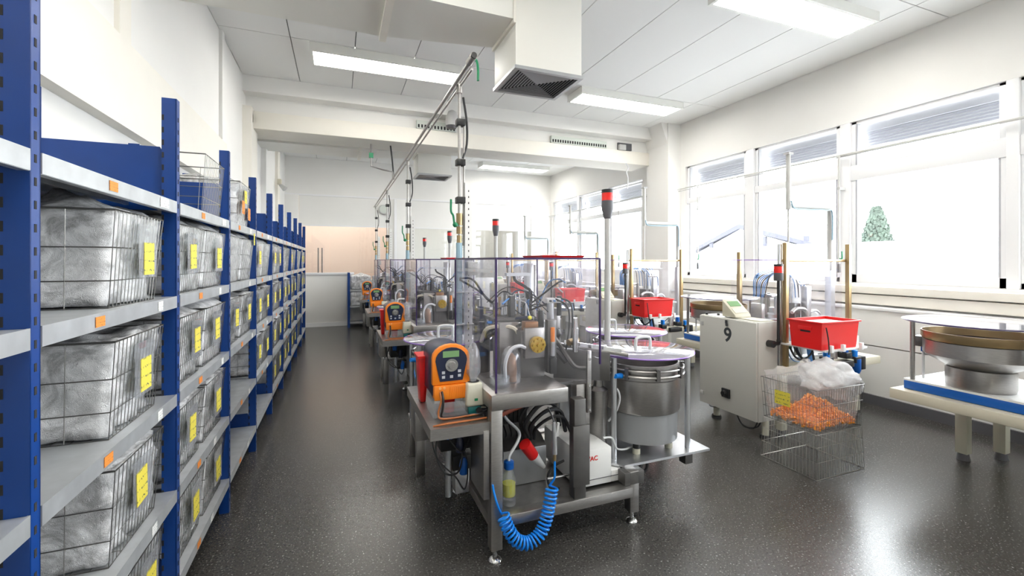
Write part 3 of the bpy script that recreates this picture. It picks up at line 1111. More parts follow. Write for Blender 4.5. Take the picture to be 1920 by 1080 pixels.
# clear hood
EX0, EX1, EY0, EY1, EZ0, EZ1 = .73, 1.335, 2.09, 2.92, .836, 1.505
pw = .006
for nm, a, edge in (
        ('hood_panel', (EX0, EX1, EY0, EY0 + pw, EZ0, EZ1), None),
        ('hood_panel', (EX0, EX0 + pw, EY0 + pw, EY1, EZ0, EZ1), None),
        ('hood_panel', (EX1 - pw, EX1, EY0 + pw, EY1, .96, EZ1), None),
        ('hood_panel', (EX0 + pw, EX1 - pw, EY1 - pw, EY1, .96, EZ1), None),
        ('hood_panel', (EX0, EX1, EY0, EY1, EZ1, EZ1 + pw), None)):
    B(*a).build(nm, 'acrylic', m1)
ed = .0045
for x, y in ((EX0, EY0), (EX1, EY0), (EX0, EY1), (EX1, EY1)):
    B(x - ed, x + ed, y - ed, y + ed, EZ0 if x == EX0 else .93, EZ1).build('hood_edge', 'purple_edge', m1)
for a in ((EX0, EX1, EY0 - ed, EY0 + ed), (EX0, EX1, EY1 - ed, EY1 + ed), (EX0 - ed, EX0 + ed, EY0, EY1), (EX1 - ed, EX1 + ed, EY0, EY1)):
    B(*a, EZ1 - .001, EZ1 + .009).build('hood_edge', 'purple_edge', m1)
# strut carrying the air drop
st = B(.80, .85, 2.93, 2.965, .835, 2.03).build('strut', 'white_plastic', m1)
sl = MB()
for k in range(28):
    z = .86 + .041 * k
    sl.box(.822, .828, 2.9285, 2.9305, z, z + .013)
sl.build('slot_row', 'dark_void', st)
B(.80, .87, 2.86, 2.93, 1.40, 1.49).build('clamp_block', 'siren_grey', st, .004)
MB().cyl((.765, 2.955, .835), (.765, 2.955, 1.62), .022).build('coolant_tube', 'pale_blue', m1)
for z in (1.28, 1.06):
    B(.735, .86, 2.92, 2.98, z, z + .006).build('tube_clip', 'white_plastic', m1)
# mechanics on the table ------------------------------------------------
Z = .835
B(1.15, 1.20, 2.68, 2.73, Z, 1.48).build('column', 'alu', m1, .003)
B(1.203, 1.225, 2.69, 2.72, Z, 1.47).build('column', 'steel', m1, .003)
B(.98, 1.14, 2.60, 2.64, 1.40, 1.42).build('cross_arm', 'alu', m1)
B(.95, 1.10, 2.30, 2.42, Z, 1.10).build('pedestal', 'steel_dark', m1, .004)
B(.965, 1.085, 2.27, 2.30, .95, 1.12).build('front_plate', 'steel', m1, .003)
gm = MB().cyl((1.03, 2.262, 1.03), (1.03, 2.235, 1.03), .045, n=20).build('manifold', 'gold', m1)
gq = MB()
for k in range(8):
    a = 2 * PI * k / 8
    x, z = 1.03 + .033 * math.cos(a), 1.03 + .033 * math.sin(a)
    MB().cyl((x, 2.236, z), (x, 2.222, z), .008, n=8).build('bolt', 'gold', gm)
MB().cyl((1.03, 2.236, 1.03), (1.03, 2.22, 1.03), .012, n=8).build('bolt', 'gold', gm)
B(1.10, 1.155, 2.26, 2.30, .86, 1.16).build('side_bracket', 'steel_dark', m1, .003)
MB().cyl((1.125, 2.25, 1.12), (1.125, 2.25, 1.04), .012).build('orange_switch', 'orange', m1)
MB().cyl((1.125, 2.25, 1.04), (1.125, 2.25, .96), .013).build('sensor', 'alu', m1)
B(1.105, 1.145, 2.235, 2.265, .86, .95).build('connector', 'black', m1, .003)
# bell jar with brown coil
MB().lathe(.88, 2.27, [(.055, Z), (.055, .94), (.05, .985), (.035, 1.015), (.012, 1.03), (1e-6, 1.03)], 20).build('bell_jar', 'bottle_glass', m1)
MB().lathe(.88, 2.27, [(.032, Z + .002), (.034, .90), (.028, .97), (.01, .99), (1e-6, .99)], 16).build('copper_core', 'copper_brown', m1)
MB().lathe(.79, 2.20, [(.05, Z), (.055, .845), (.05, .875), (.054, .888), (.046, .888), (.042, .85), (1e-6, .85)], 20).build('glass_dish', 'bottle_glass', m1)
B(.86, .98, 2.40, 2.52, Z, 1.14).build('actuator_block', 'steel', m1, .004)
B(.84, 1.10, 2.44, 2.66, 1.14, 1.16).build('turret_plate', 'steel_dark', m1, .003)
MB().lathe(.80, 2.55, [(.05, Z), (.05, 1.05), (.055, 1.06), (.055, 1.08), (.02, 1.09), (.02, 1.13)], 18).build('motor', 'steel_dark', m1)
for i in range(5):
    x = .92 + .028 * i
    MB().cyl((x, 2.52, 1.17), (x, 2.52, 1.255), .010, n=10).build('air_cylinder', 'alu', m1)
    MB().cyl((x, 2.52, 1.255), (x, 2.52, 1.29), .005, n=8).build('piston_rod', 'chrome', m1)
B(.89, 1.06, 2.49, 2.55, 1.255, 1.265).build('cylinder_bridge', 'acrylic', m1)
B(.88, .89, 2.49, 2.55, 1.16, 1.265).build('bridge_side', 'acrylic', m1)
B(1.06, 1.07, 2.49, 2.55, 1.16, 1.265).build('bridge_side', 'alu', m1)
# right hand cluster
B(1.15, 1.30, 2.45, 2.58, Z, .98).build('slide_base', 'steel_dark', m1, .004)
B(1.16, 1.24, 2.46, 2.56, .98, 1.12).build('slide_block', 'alu', m1, .004)
B(1.245, 1.29, 2.47, 2.53, .98, 1.20).build('slide_block', 'steel', m1, .004)
MB().cyl((1.20, 2.43, 1.12), (1.20, 2.43, 1.24), .022).build('air_cylinder', 'alu', m1)
MB().cyl((1.26, 2.43, 1.16), (1.26, 2.43, 1.28), .016).build('air_cylinder', 'black', m1)
B(1.17, 1.28, 2.41, 2.45, 1.24, 1.27).build('valve_block', 'white_plastic', m1, .003)
for i in range(4):
    MB().cyl((1.185 + .026 * i, 2.405, 1.255), (1.185 + .026 * i, 2.39, 1.255), .006, n=8).build('fitting', 'tube_blue' if i % 2 else 'black', m1)
MB().ball((1.24, 2.44, 1.05), .035).build('elbow_joint', 'black', m1)
MB().lathe(1.30, 2.30, [(.018, .96), (.018, 1.10), (.014, 1.10), (.014, 1.16)], 12).build('air_cylinder', 'chrome', m1)
B(.98, 1.06, 2.30, 2.36, 1.10, 1.15).build('solenoid', 'copper_brown', m1, .003)
B(1.075, 1.10, 2.31, 2.35, 1.10, 1.21).build('solenoid', 'black', m1, .003)
MB().ball((1.02, 2.33, 1.17), .012).build('yellow_tap', 'tag_yellow', m1)
MB().cyl((1.34, 2.35, 1.02), (1.27, 2.33, 1.01), .02).build('elbow_fitting', 'brass', m1)
# linear track from the bowl to the hood
tk = MB().obox((1.36, 2.335, .875), (.34, .07, .17), 0, 0, -.607).build('linear_track', 'steel_dark', m1, .004)
MB().obox((1.40, 2.31, .968), (.46, .035, .018), 0, .11, -.607).build('track_rail', 'steel', tk, .003)
MB().obox((1.41, 2.29, .985), (.34, .010, .022), 0, .11, -.607).build('track_guide', 'chrome', tk)
B(1.33, 1.358, 2.215, 2.23, .62, .98).build('track_bracket', 'steel', tk, .003)
for z in (.64, .78, .93):
    MB().cyl((1.344, 2.215, z), (1.344, 2.208, z), .008, n=6).build('bolt', 'chrome', tk)
B(1.27, 1.36, 2.235, 2.31, .50, .785).build('drive_housing', 'steel', tk, .006)
MB().lathe(1.50, 2.37, [(.055, .312), (.055, .60), (.06, .60), (.06, .70), (.03, .72), (.03, .79)], 18).build('drive_motor', 'steel', tk)
MB().tube(catmull([(1.53, 2.27, .73), (1.56, 2.25, .72), (1.575, 2.25, .66), (1.56, 2.27, .58), (1.53, 2.30, .52)], 5), .007, 6).build('cable', 'hose_white', tk)
MB().tube(catmull([(1.44, 2.22, .46), (1.50, 2.22, .45), (1.54, 2.23, .38), (1.62, 2.26, .35), (1.70, 2.3, .34)], 5), .006, 6).build('cable', 'hose_white', tk)
# hoses and wiring
hz = [
    ([(.75, 2.88, 1.38), (.82, 2.80, 1.37), (.90, 2.72, 1.24), (1.02, 2.68, 1.20), (1.14, 2.68, 1.24)], .007, 'black_soft'),
    ([(.75, 2.88, 1.37), (.85, 2.78, 1.30), (.97, 2.70, 1.19), (1.10, 2.68, 1.19), (1.18, 2.66, 1.27)], .007, 'black_soft'),
    ([(1.03, 2.62, 1.42), (1.04, 2.60, 1.37), (1.10, 2.58, 1.33), (1.15, 2.60, 1.28), (1.15, 2.64, 1.10)], .009, 'black_soft'),
    ([(1.14, 2.64, 1.30), (1.14, 2.62, 1.15), (1.12, 2.55, 1.08), (1.15, 2.45, 1.02), (1.20, 2.35, .96), (1.24, 2.30, .90)], .016, 'black_soft'),
    ([(1.15, 2.64, 1.20), (1.17, 2.58, 1.12), (1.20, 2.48, 1.08), (1.23, 2.38, 1.00), (1.24, 2.28, .93), (1.28, 2.26, .88), (1.35, 2.25, .87)], .013, 'steel_dark'),
    ([(.76, 2.60, .98), (.80, 2.50, 1.07), (.90, 2.45, 1.12), (1.0, 2.45, 1.14), (1.08, 2.42, 1.14)], .012, 'black_soft'),
    ([(.77, 2.60, .94), (.82, 2.48, 1.05), (.92, 2.42, 1.10), (1.02, 2.40, 1.13)], .010, 'black_soft'),
    ([(.79, 2.60, .96), (.84, 2.50, 1.10), (.94, 2.46, 1.145), (1.04, 2.42, 1.16)], .008, 'navy'),
    ([(1.14, 2.60, 1.22), (1.20, 2.50, 1.30), (1.26, 2.45, 1.36), (1.29, 2.45, 1.37)], .006, 'black_soft'),
    ([(1.14, 2.60, 1.18), (1.20, 2.52, 1.22), (1.28, 2.46, 1.25)], .006, 'black_soft'),
    ([(1.19, 2.62, 1.18), (1.24, 2.55, 1.35), (1.29, 2.50, 1.38), (1.32, 2.46, 1.36)], .004, 'tube_blue'),
    ([(1.20, 2.62, 1.16), (1.23, 2.55, 1.31), (1.27, 2.50, 1.33), (1.30, 2.46, 1.30)], .004, 'hose_white'),
    ([(1.26, 2.42, 1.27), (1.30, 2.36, 1.24), (1.315, 2.36, 1.12), (1.30, 2.36, .98)], .006, 'black_soft'),
    ([(1.22, 2.42, 1.27), (1.28, 2.36, 1.22), (1.29, 2.36, 1.10), (1.27, 2.36, .96)], .005, 'black_soft'),
    ([(.83, 2.22, .85), (.82, 2.20, .95), (.85, 2.20, 1.02), (.90, 2.20, 1.04), (.95, 2.24, 1.02)], .010, 'hose_white'),
    ([(.78, 2.5, 1.02), (.80, 2.45, 1.10), (.88, 2.42, 1.115), (.95, 2.38, 1.10), (.97, 2.34, 1.02)], .012, 'beige'),
    # below the table
    ([(.76, 2.14, .70), (.85, 2.20, .70), (1.0, 2.25, .72), (1.15, 2.3, .76)], .012, 'cable_red'),
    ([(.76, 2.15, .66), (.78, 2.2, .60), (.80, 2.2, .48), (.79, 2.2, .40)], .010, 'black_soft'),
    ([(1.02, 2.35, .48), (.98, 2.30, .58), (1.06, 2.28, .68), (1.16, 2.3, .66), (1.22, 2.35, .52)], .012, 'black_soft'),
    ([(1.04, 2.36, .46), (1.02, 2.31, .56), (1.10, 2.28, .64), (1.20, 2.3, .62), (1.26, 2.35, .48)], .012, 'black_soft'),
    ([(1.06, 2.36, .46), (1.05, 2.31, .54), (1.13, 2.28, .60), (1.22, 2.3, .58), (1.30, 2.35, .46)], .010, 'black_soft'),
    ([(1.00, 2.36, .46), (.96, 2.32, .60), (1.02, 2.30, .70), (1.12, 2.3, .74)], .010, 'black_soft'),
    ([(1.14, 2.2, .23), (1.08, 2.18, .25), (1.06, 2.18, .32), (1.10, 2.18, .37), (1.17, 2.2, .38)], .007, 'black_soft'),
    ([(.50, 2.3, .645), (.46, 2.25, .52), (.50, 2.22, .42), (.58, 2.25, .40), (.62, 2.3, .50)], .005, 'black_soft'),
    ([(.44, 2.3, .64), (.46, 2.24, .50), (.55, 2.2, .40), (.60, 2.2, .33), (.64, 2.3, .42), (.60, 2.4, .60)], .004, 'black_soft'),
    ([(.52, 2.3, .64), (.54, 2.28, .56), (.60, 2.25, .50), (.66, 2.3, .56)], .004, 'black_soft'),
    ([(1.56, 2.3, .30), (1.60, 2.22, .24), (1.68, 2.22, .20), (1.74, 2.26, .26), (1.74, 2.3, .30)], .010, 'black_soft'),
    ([(1.60, 2.3, .30), (1.66, 2.24, .23), (1.76, 2.24, .21), (1.80, 2.28, .30)], .010, 'black_soft'),
    ([(.42, 2.12, .70), (.47, 2.11, .708), (.58, 2.115, .708), (.69, 2.12, .708)], .005, 'cable_copper'),
]
for pts, r_, mt in hz:
    MB().tube(catmull(pts, 6), r_, 6).build('cable' if r_ < .008 else 'hose', mt, m1)
# small fittings, clamps and thin lines that crowd the hood
random.seed(21)
for k in range(46):
    x, y = random.uniform(.80, 1.29), random.uniform(2.42, 2.80)
    z = random.choice((.836, .836, 1.162, .985))
    if z > 1.1:
        x, y = random.uniform(.86, 1.08), random.uniform(2.46, 2.64)
    elif z > .9:
        x, y = random.uniform(1.16, 1.29), random.uniform(2.46, 2.57)
    hh, rr = random.uniform(.03, .14), random.uniform(.006, .016)
    mt = random.choice(('steel', 'steel_dark', 'black', 'alu', 'brass', 'chrome', 'steel_dark'))
    if random.random() < .5:
        MB().cyl((x, y, z), (x, y, z + hh), rr, rr * random.uniform(.6, 1), 8).build('fitting', mt, m1)
    else:
        MB().obox((x, y, z + hh / 2), (rr * 2.4, rr * 2, hh), 0, 0, random.uniform(0, 1)).build('clamp', mt, m1)
for k in range(22):
    a = Vector((random.uniform(.84, 1.12), random.uniform(2.44, 2.62), random.uniform(1.0, 1.26)))
    b = Vector((random.uniform(1.05, 1.30), random.uniform(2.42, 2.66), random.uniform(.90, 1.24)))
    m_ = (a + b) / 2 + Vector((random.uniform(-.04, .04), random.uniform(-.05, .05), random.uniform(.02, .14)))
    MB().tube(catmull([a, a.lerp(m_, .55) + Vector((0, 0, .035)), m_, m_.lerp(b, .5) + Vector((0, 0, .02)), b], 5), random.choice((.003, .004, .006)), 5).build('thin_line', random.choice(('black_soft', 'black_soft', 'navy', 'tube_blue', 'hose_white', 'black_soft')), m1)
# pneumatics under the tray
B(.50, .68, 2.32, 2.50, .48, .64).build('valve_block', 'black', m1, .008)
for i, (x, z, mt) in enumerate(((.54, .60, 'blue_plastic'), (.62, .40, 'blue_plastic'), (.60, .52, 'navy'))):
    MB().lathe(x, 2.30, [(.022, z - .04), (.024, z), (.018, z + .03), (.01, z + .045)], 12).build('regulator', mt, m1)
MB().cyl((.56, 2.40, .20), (.56, 2.40, .48), .016).build('drain_tube', 'alu', m1)
B(.60, .68, 2.40, 2.48, .20, .40).build('filter_bowl', 'alu', m1, .006)
B(.58, .70, 2.38, 2.50, .34, .42).build('filter_head', 'black', m1, .006)
# boxes on the lower shelf
B(.79, 1.13, 2.34, 2.85, .215, .42).build('control_box', 'drum_grey', m1, .006)
MB().prism([(2.34, .42), (2.85, .42), (2.85, .52), (2.42, .46)], .79, 1.13, 'x').build('box_cover', 'steel_dark', m1)
tm = B(.77, 1.05, 2.44, 2.56, .53, .64).build('terminal_block', 'base_grey', m1, .003)
for k in range(9):
    B(.785 + .029 * k, .805 + .029 * k, 2.43, 2.44, .54, .63).build('terminal', 'black', tm)
B(.77, 1.05, 2.42, 2.60, .655, .67).build('cable_tray', 'white_plastic', m1)
B(.80, .98, 2.70, 2.72, .66, .75).build('wiring_cover', 'white_plastic', m1)
for k in range(8):
    x = .80 + .034 * k
    MB().tube(catmull([(x, 2.45, .53), (x + .005, 2.42, .49), (x + .012, 2.44, .45)], 3), .005, 5).build('wire_end', 'black', m1)
wbx = MB().box(1.24, 1.456, 2.16, 2.60, .228, .43).box(1.456, 1.525, 2.16, 2.60, .228, .292).build('vibration_controller', 'white_plastic', m1, .003)
B(1.24, 1.525, 2.157, 2.161, .262, .265).build('seam', 'base_grey', wbx)
text_mesh('lettering', 'IVAC', .036, (1.325, 2.159, .370), (PI / 2, 0, 0), 'ink_red', wbx)
MB().cyl((1.0, 2.24, .42), (.94, 2.22, .50), .032, .034).build('plug_collar', 'red', m1)
MB().cyl((1.07, 2.25, .34), (1.0, 2.24, .42), .012, .030).build('plug_body', 'white_plastic', m1)
MB().cyl((1.03, 2.12, .34), (1.16, 2.12, .34), .006).build('hook', 'chrome', m1)
# beacon
bcn = MB().cyl((1.806, 2.73, .31), (1.806, 2.73, 1.82), .022).build('beacon_pole', 'siren_grey', m1)
MB().lathe(1.806, 2.73, [(.024, 1.80), (.042, 1.87), (.042, 1.93)], 18).build('beacon_base', 'base_grey', bcn)
MB().lathe(1.806, 2.73, [(.041, 1.93), (.041, 1.985)], 18).build('beacon_lens', 'red_lens', bcn)
MB().lathe(1.806, 2.73, [(.042, 1.985), (.042, 2.01), (1e-6, 2.012)], 18).build('beacon_cap', 'black', bcn)


# bowl feeders ----------------------------------------------------------
def feeder(cx, cy, label, rods, handle):
    t = unit('bowl_feeder', (cx, cy, .312), label, 'bowl feeder', 'vibrating bowl feeders')
    for a in (.7, 2.4, 3.9, 5.5):
        x, y = cx + .17 * math.cos(a), cy + .17 * math.sin(a)
        f_ = MB().cyl((x, y, .312), (x, y, .345), .024).build('foot', 'cream', t)
        MB().cyl((x, y, .345), (x, y, .385), .022).build('rubber_mount', 'black', f_)
    MB().lathe(cx, cy, [(.20, .38), (.222, .385), (.224, .56), (.21, .565)], 40).build('drive_drum', 'drum_grey', t)
    MB().lathe(cx, cy, [(.21, .56), (.235, .566), (.238, .572), (.238, .765), (.25, .775), (.25, .79), (.235, .795), (.235, .86), (.226, .86), (.226, .70), (.1, .66), (1e-6, .68)], 44).build('bowl', 'steel', t)
    rg = MB()
    rg.tube([(cx + .262 * math.cos(2 * PI * k / 40), cy + .262 * math.sin(2 * PI * k / 40), .80) for k in range(40)], .008, 6, False, True)
    rg.tube([(cx + .262 * math.cos(2 * PI * k / 40), cy + .262 * math.sin(2 * PI * k / 40), .835) for k in range(40)], .006, 6, False, True)
    ring_ = rg.build('track_ring', 'steel', t)
    for k in range(9):
        a = 2 * PI * k / 9 + .25
        MB().obox((cx + .262 * math.cos(a), cy + .262 * math.sin(a), .815), (.022, .022, .065), 0, 0, a).build('ring_clamp', 'steel_dark', ring_)
    ld = MB().lathe(cx, cy, [(.318, .915), (.322, .918), (.322, .926), (.318, .929)], 56).build('lid', 'acrylic_lid', t)
    MB().tube([(cx + .323 * math.cos(2 * PI * k / 56), cy + .323 * math.sin(2 * PI * k / 56), .922) for k in range(56)], .005, 5, False, True).build('lid_rim', 'lilac_edge', ld)
    hx, hy = cx + handle[0], cy + handle[1]
    MB().tube(catmull([(hx - .055, hy, .929), (hx - .055, hy, .985), (hx - .04, hy, 1.01), (hx + .04, hy, 1.01), (hx + .055, hy, .985), (hx + .055, hy, .929)], 5), .010, 8).build('lid_handle', 'hose_white', ld)
    for dx, dy in rods:
        MB().cyl((cx + dx, cy + dy, .312), (cx + dx, cy + dy, .915), .017).build('lid_post', 'alu', t)
    MB().cyl((cx - .24, cy - .12, .80), (cx - .30, cy - .15, .81), .018, .014).build('blue_coupling', 'blue_hose', t)
    return t


feeder(1.83, 2.38, 'big bowl feeder with clear lid, front right of the {} machine', ((-.295, -.13), (.232, -.165), (.05, .30)), (-.03, -.06))
feeder(2.20, 3.06, 'bowl feeder with clear lid, rear right of the {} machine', ((-.27, .14), (.27, .14), (.25, -.12)), (-.14, .02))
feeder(.76, 3.26, 'bowl feeder with clear lid, aisle side behind the {} machine', ((-.25, .12), (.25, .12), (-.24, -.14)), (-.02, .0))
for y0 in (3.0,):
    pass

# dosing pump on the tray ---------------------------------------------------
dp = unit('dosing_pump', (.553, 2.32, .70), 'orange dosing pump with green display on the tray of the {} machine', 'pump', 'orange dosing pumps')
px, py = .538, 2.25


def arch(w_, z0, zs, zt, wb=None, n=10):
    wb = w_ if wb is None else wb
    pts = [(px - wb / 2, z0), (px + wb / 2, z0), (px + w_ / 2, zs)]
    for k in range(1, n):
        a = PI * k / n
        pts.append((px + w_ / 2 * math.cos(a), zs + (zt - zs) * math.sin(a)))
    pts.append((px - w_ / 2, zs))
    return pts


MB().prism(arch(.185, .80, 1.005, 1.055), py + .012, py + .27, 'y').build('body', 'navy', dp, .004)
hd = MB().prism(arch(.196, .862, 1.0, 1.068), py - .012, py + .02, 'y').build('bezel', 'orange', dp, .005)
fc = MB().prism(arch(.166, .880, .985, 1.052, .118), py - .016, py - .011, 'y').build('face_plate', 'navy', hd)
B(px - .045, px + .04, py - .0185, py - .0155, 1.002, 1.034).build('display', 'lcd', hd)
MB().cyl((px, py - .016, .962), (px, py - .024, .962), .034, .033, 24).build('knob_ring', 'chrome', hd)
MB().cyl((px, py - .024, .962), (px, py - .042, .962), .021, .018, 20).build('knob', 'steel', hd)
for x, z in ((-.042, .925), (.042, .928), (-.042, .902), (0, .902), (.042, .905)):
    B(px + x - .008, px + x + .008, py - .018, py - .0155, z - .007, z + .007).build('key', 'key_white', hd)
lb = B(px - .09, px + .075, py - .02, py + .06, .785, .86).build('terminal_cover', 'orange', dp, .005)
for k in range(7):
    B(px - .01 + .011 * k, px - .006 + .011 * k, py - .0215, py - .0195, .795, .85).build('rib', 'orange', lb)
for x in (-.06, -.038):
    MB().cyl((px + x, py - .018, .848), (px + x, py - .024, .848), .007, n=10).build('screw', 'orange_light', lb)
MB().tube(catmull([(px - .05, py - .015, .83), (px - .05, py - .05, .80), (px - .055, py - .055, .75), (px - .06, py - .05, .715), (px - .03, py - .06, .708), (px + .1, py - .06, .708)], 6), .006, 6).build('cable', 'black', dp)
MB().tube(catmull([(px - .06, py - .015, .83), (px - .06, py - .045, .79), (px - .075, py - .05, .73), (px - .05, py - .07, .708), (px + .13, py - .065, .708)], 6), .005, 6).build('cable', 'cable_copper', dp)
sd = MB().box(px - .095, px - .091, py - .03, py + .15, .701, .80).box(px + .088, px + .092, py - .03, py + .15, .701, .80).box(px - .091, px + .088, py - .03, py - .026, .701, .775)
sd.build('stand', 'clear_stand', dp)
B(px - .09, px + .085, py + .02, py + .15, .776, .784).build('stand_top', 'steel', dp)
MB().cyl((px, py + .05, .705), (px, py + .05, .776), .03, .035).build('pump_head', 'red', dp)

# cream holder with translucent bottle ----------------------------------
ch = unit('bottle_holder', (.675, 2.30, .70), 'cream bottle holder on a small pump beside the orange pump, {} machine', 'holder', 'cream bottle holders')
hx, hy = .655, 2.24
MB().frustum((hx - .048, hx + .048, hy - .045, hy + .05), (hx - .042, hx + .042, hy - .04, hy + .045), .745, .865).build('cup', 'cream', ch, .012, 3)
MB().cyl((hx, hy, .8655), (hx, hy, .8675), .032, n=20).build('opening', 'dark_void', ch)
B(hx - .005, hx + .012, hy - .047, hy - .043, .775, .787).build('level_window', 'green', ch)
B(hx - .035, hx + .035, hy - .035, hy + .035, .702, .745).build('pump_base', 'teal', ch, .006)
MB().cyl((hx + .02, hy - .035, .722), (hx + .02, hy - .05, .722), .016).build('pump_cap', 'black', ch)
MB().cyl((hx + .04, hy, .73), (hx + .065, hy - .01, .73), .01).build('outlet', 'cream', ch)
MB().tube(catmull([(hx + .03, hy - .03, .745), (hx + .06, hy - .04, .74), (hx + .065, hy - .035, .715), (hx + .02, hy - .055, .71), (hx - .03, hy - .05, .71)], 5), .005, 6).build('cable', 'black', ch)
bt = unit('refill_bottle', (.655, 2.24, .8676), 'translucent upturned bottle in the cream holder, {} machine', 'bottle', 'translucent bottles')
MB().lathe(hx, hy, [(.018, .868), (.02, .885), (.038, .91), (.040, .97), (.030, 1.03), (.014, 1.065), (1e-6, 1.07)], 18).build('bottle_body', 'milky', bt)
MB().lathe(hx, hy, [(.016, .8685), (.022, .885), (.034, .91), (.035, .93), (1e-6, .931)], 16).build('liquid', 'milky', bt)
# red scoop
rs = unit('red_scoop', (.44, 2.56, .70), 'red plastic chute standing on the tray left of the pump, {} machine', 'chute', 'red chutes on the trays')
MB().frustum((.425, .455, 2.50, 2.58), (.412, .47, 2.47, 2.60), .701, .96).build('chute_body', 'red', rs, .006)
MB().box(.405, .476, 2.465, 2.605, .955, .967).build('chute_rim', 'red', rs)
# bottle with yellow liquid
yb = unit('lab_bottle', (.835, 2.19, .214), 'clear bottle of yellow liquid with blue cap under the {} machine', 'bottle', 'bottles of yellow liquid')
bx, by = .835, 2.185
MB().lathe(bx, by, [(.036, .2145), (.038, .22), (.038, .345), (.034, .368), (.019, .395), (.018, .41)], 22).build('glass', 'bottle_glass', yb)
MB().lathe(bx, by, [(.034, .262), (.035, .266), (.035, .325), (1e-6, .326)], 20).build('liquid', 'yellow_fluid', yb)
cpb = MB().lathe(bx, by, [(.026, .402), (.027, .405), (.027, .438), (.022, .442), (1e-6, .442)], 20).build('cap', 'blue_plastic', yb)
MB().tube(catmull([(bx, by, .44), (bx + .005, by, .47), (bx + .06, by + .02, .53), (bx + .075, by + .05, .57), (bx + .02, by + .10, .63), (bx + .0, by + .15, .70)], 6), .008, 8).build('hose', 'hose_white', yb)

# air gun with coiled hose --------------------------------------------------
ag = unit('air_gun', (.88, 2.03, .35), 'blow gun on a coiled blue air hose hanging at the {} machine', 'air gun', 'coiled blue air hoses')
cl = catmull([(.745, 2.03, .255), (.765, 2.01, .195), (.80, 2.0, .140), (.86, 1.995, .112), (.925, 2.0, .135), (.965, 2.01, .19), (.99, 2.02, .26), (1.015, 2.035, .34)], 40)
# even spacing
acc = [0]
for i in range(1, len(cl)):
    acc.append(acc[-1] + (cl[i] - cl[i - 1]).length)
N, turns, R = 700, 25, .029
pts = []
j = 0
for i in range(N + 1):
    s_ = acc[-1] * i / N
    while j < len(acc) - 2 and acc[j + 1] < s_:
        j += 1
    f_ = (s_ - acc[j]) / max(1e-9, acc[j + 1] - acc[j])
    c_ = cl[j].lerp(cl[j + 1], f_)
    tn = (cl[j + 1] - cl[j]).normalized()
    u_ = Vector((0, 1, 0))
    u_ = (u_ - tn * u_.dot(tn)).normalized()
    v_ = tn.cross(u_)
    a = 2 * PI * turns * i / N
    pts.append(c_ + (u_ * math.cos(a) + v_ * math.sin(a)) * R)
lead = catmull([(.70, 2.055, .40), (.705, 2.045, .36), (.72, 2.03, .30), pts[0]], 5)
tail = catmull([pts[-1], (1.03, 2.04, .38), (1.032, 2.04, .43), (1.032, 2.04, .48)], 5)
MB().tube(lead[:-1] + pts + tail[1:], .0055, 6).build('coil_hose', 'blue_hose', ag)
MB().cyl((1.032, 2.04, .47), (1.032, 2.04, .51), .008).build('swivel', 'brass', ag)
MB().cyl((1.032, 2.04, .505), (1.030, 2.04, .62), .014, .012).cyl((1.03, 2.04, .62), (1.028, 2.04, .67), .012, .008).build('gun_body', 'alu', ag)
MB().obox((1.045, 2.035, .63), (.012, .012, .07), 0, .15, 0).build('trigger', 'siren_grey', ag)
MB().tube(catmull([(1.028, 2.04, .67), (1.02, 2.05, .70), (1.00, 2.055, .745)], 4), .004, 6).build('hang_cord', 'black', ag)
# red lid on the hood
rl = unit('red_tray_lid', (1.22, 2.45, 1.512), 'flat red plastic tray lying on the clear hood, {} machine', 'tray', 'red trays on the hoods')
MB().frustum((1.09, 1.35, 2.30, 2.58), (1.08, 1.36, 2.29, 2.59), 1.5145, 1.528).build('tray_body', 'red', rl)
MB().tube(catmull([(1.12, 2.4, 1.53), (1.2, 2.4, 1.534), (1.24, 2.4, 1.55), (1.25, 2.4, 1.575)], 5), .004, 6).build('cable', 'hose_white', rl)

ORD = ['nearest', 'second', 'third', 'farthest']
for k in (1, 2, 3):
    for root, lab in UNIT:
        if root.name.startswith(('red_tray_lid', 'red_scoop')) and k > 1:
            continue
        if k == 3 and 'aisle side behind' in lab:
            continue
        dup(root, (0, 2.45 * k, 0), lab.format(ORD[k]))
#==PART4==
# ================================================================== window side machines
WU = []
ORW = ['at cabinet 9', 'second on window side', 'third on window side', 'farthest on window side', 'at the right edge']


def wunit(name, loc, label, cat, group):
    o = thing(name, loc, label.format(ORW[0]), cat, group)
    WU.append((o, label))
    return o


cb = wunit('control_cabinet', (3.36, 3.0, .03), '{}', 'cabinet', 'grey control cabinets')
cb['label'] = 'light grey steel control cabinet marked 9 beside the wire baskets'
B(3.255, 3.48, 2.69, 3.32, .142, .98).build('body', 'cabinet', cb, .006)
dr = B(3.235, 3.253, 2.695, 3.315, .147, .975).build('door', 'cabinet', cb, .005)
text_mesh('number', '9', .175, (3.2345, 2.985, .775), (PI / 2, 0, -PI / 2), 'ink', dr, .001)
MB().cyl((3.236, 2.985, .925), (3.222, 2.985, .925), .016, n=14).box(3.218, 3.236, 2.970, 3.0, .935, .965).build('lock', 'chrome', dr)
for z in (.24, .90):
    B(3.224, 3.236, 3.265, 3.295, z - .02, z + .02).build('hinge_bolt', 'siren_grey', dr, .003)
kb = B(3.216, 3.236, 2.955, 3.04, .27, .35).build('rotary_switch', 'black', dr, .004)
MB().cyl((3.216, 3.0, .31), (3.190, 3.0, .31), .026, .022).build('switch_knob', 'black', kb)
for x, y in ((3.37, 3.24), (3.37, 2.72)):
    lg = MB().cyl((x, y, .02), (x, y, .142), .028).build('leg', 'cream', cb)
    MB().cyl((x, y, 0), (x, y, .02), .045, .04).build('foot', 'black', lg)
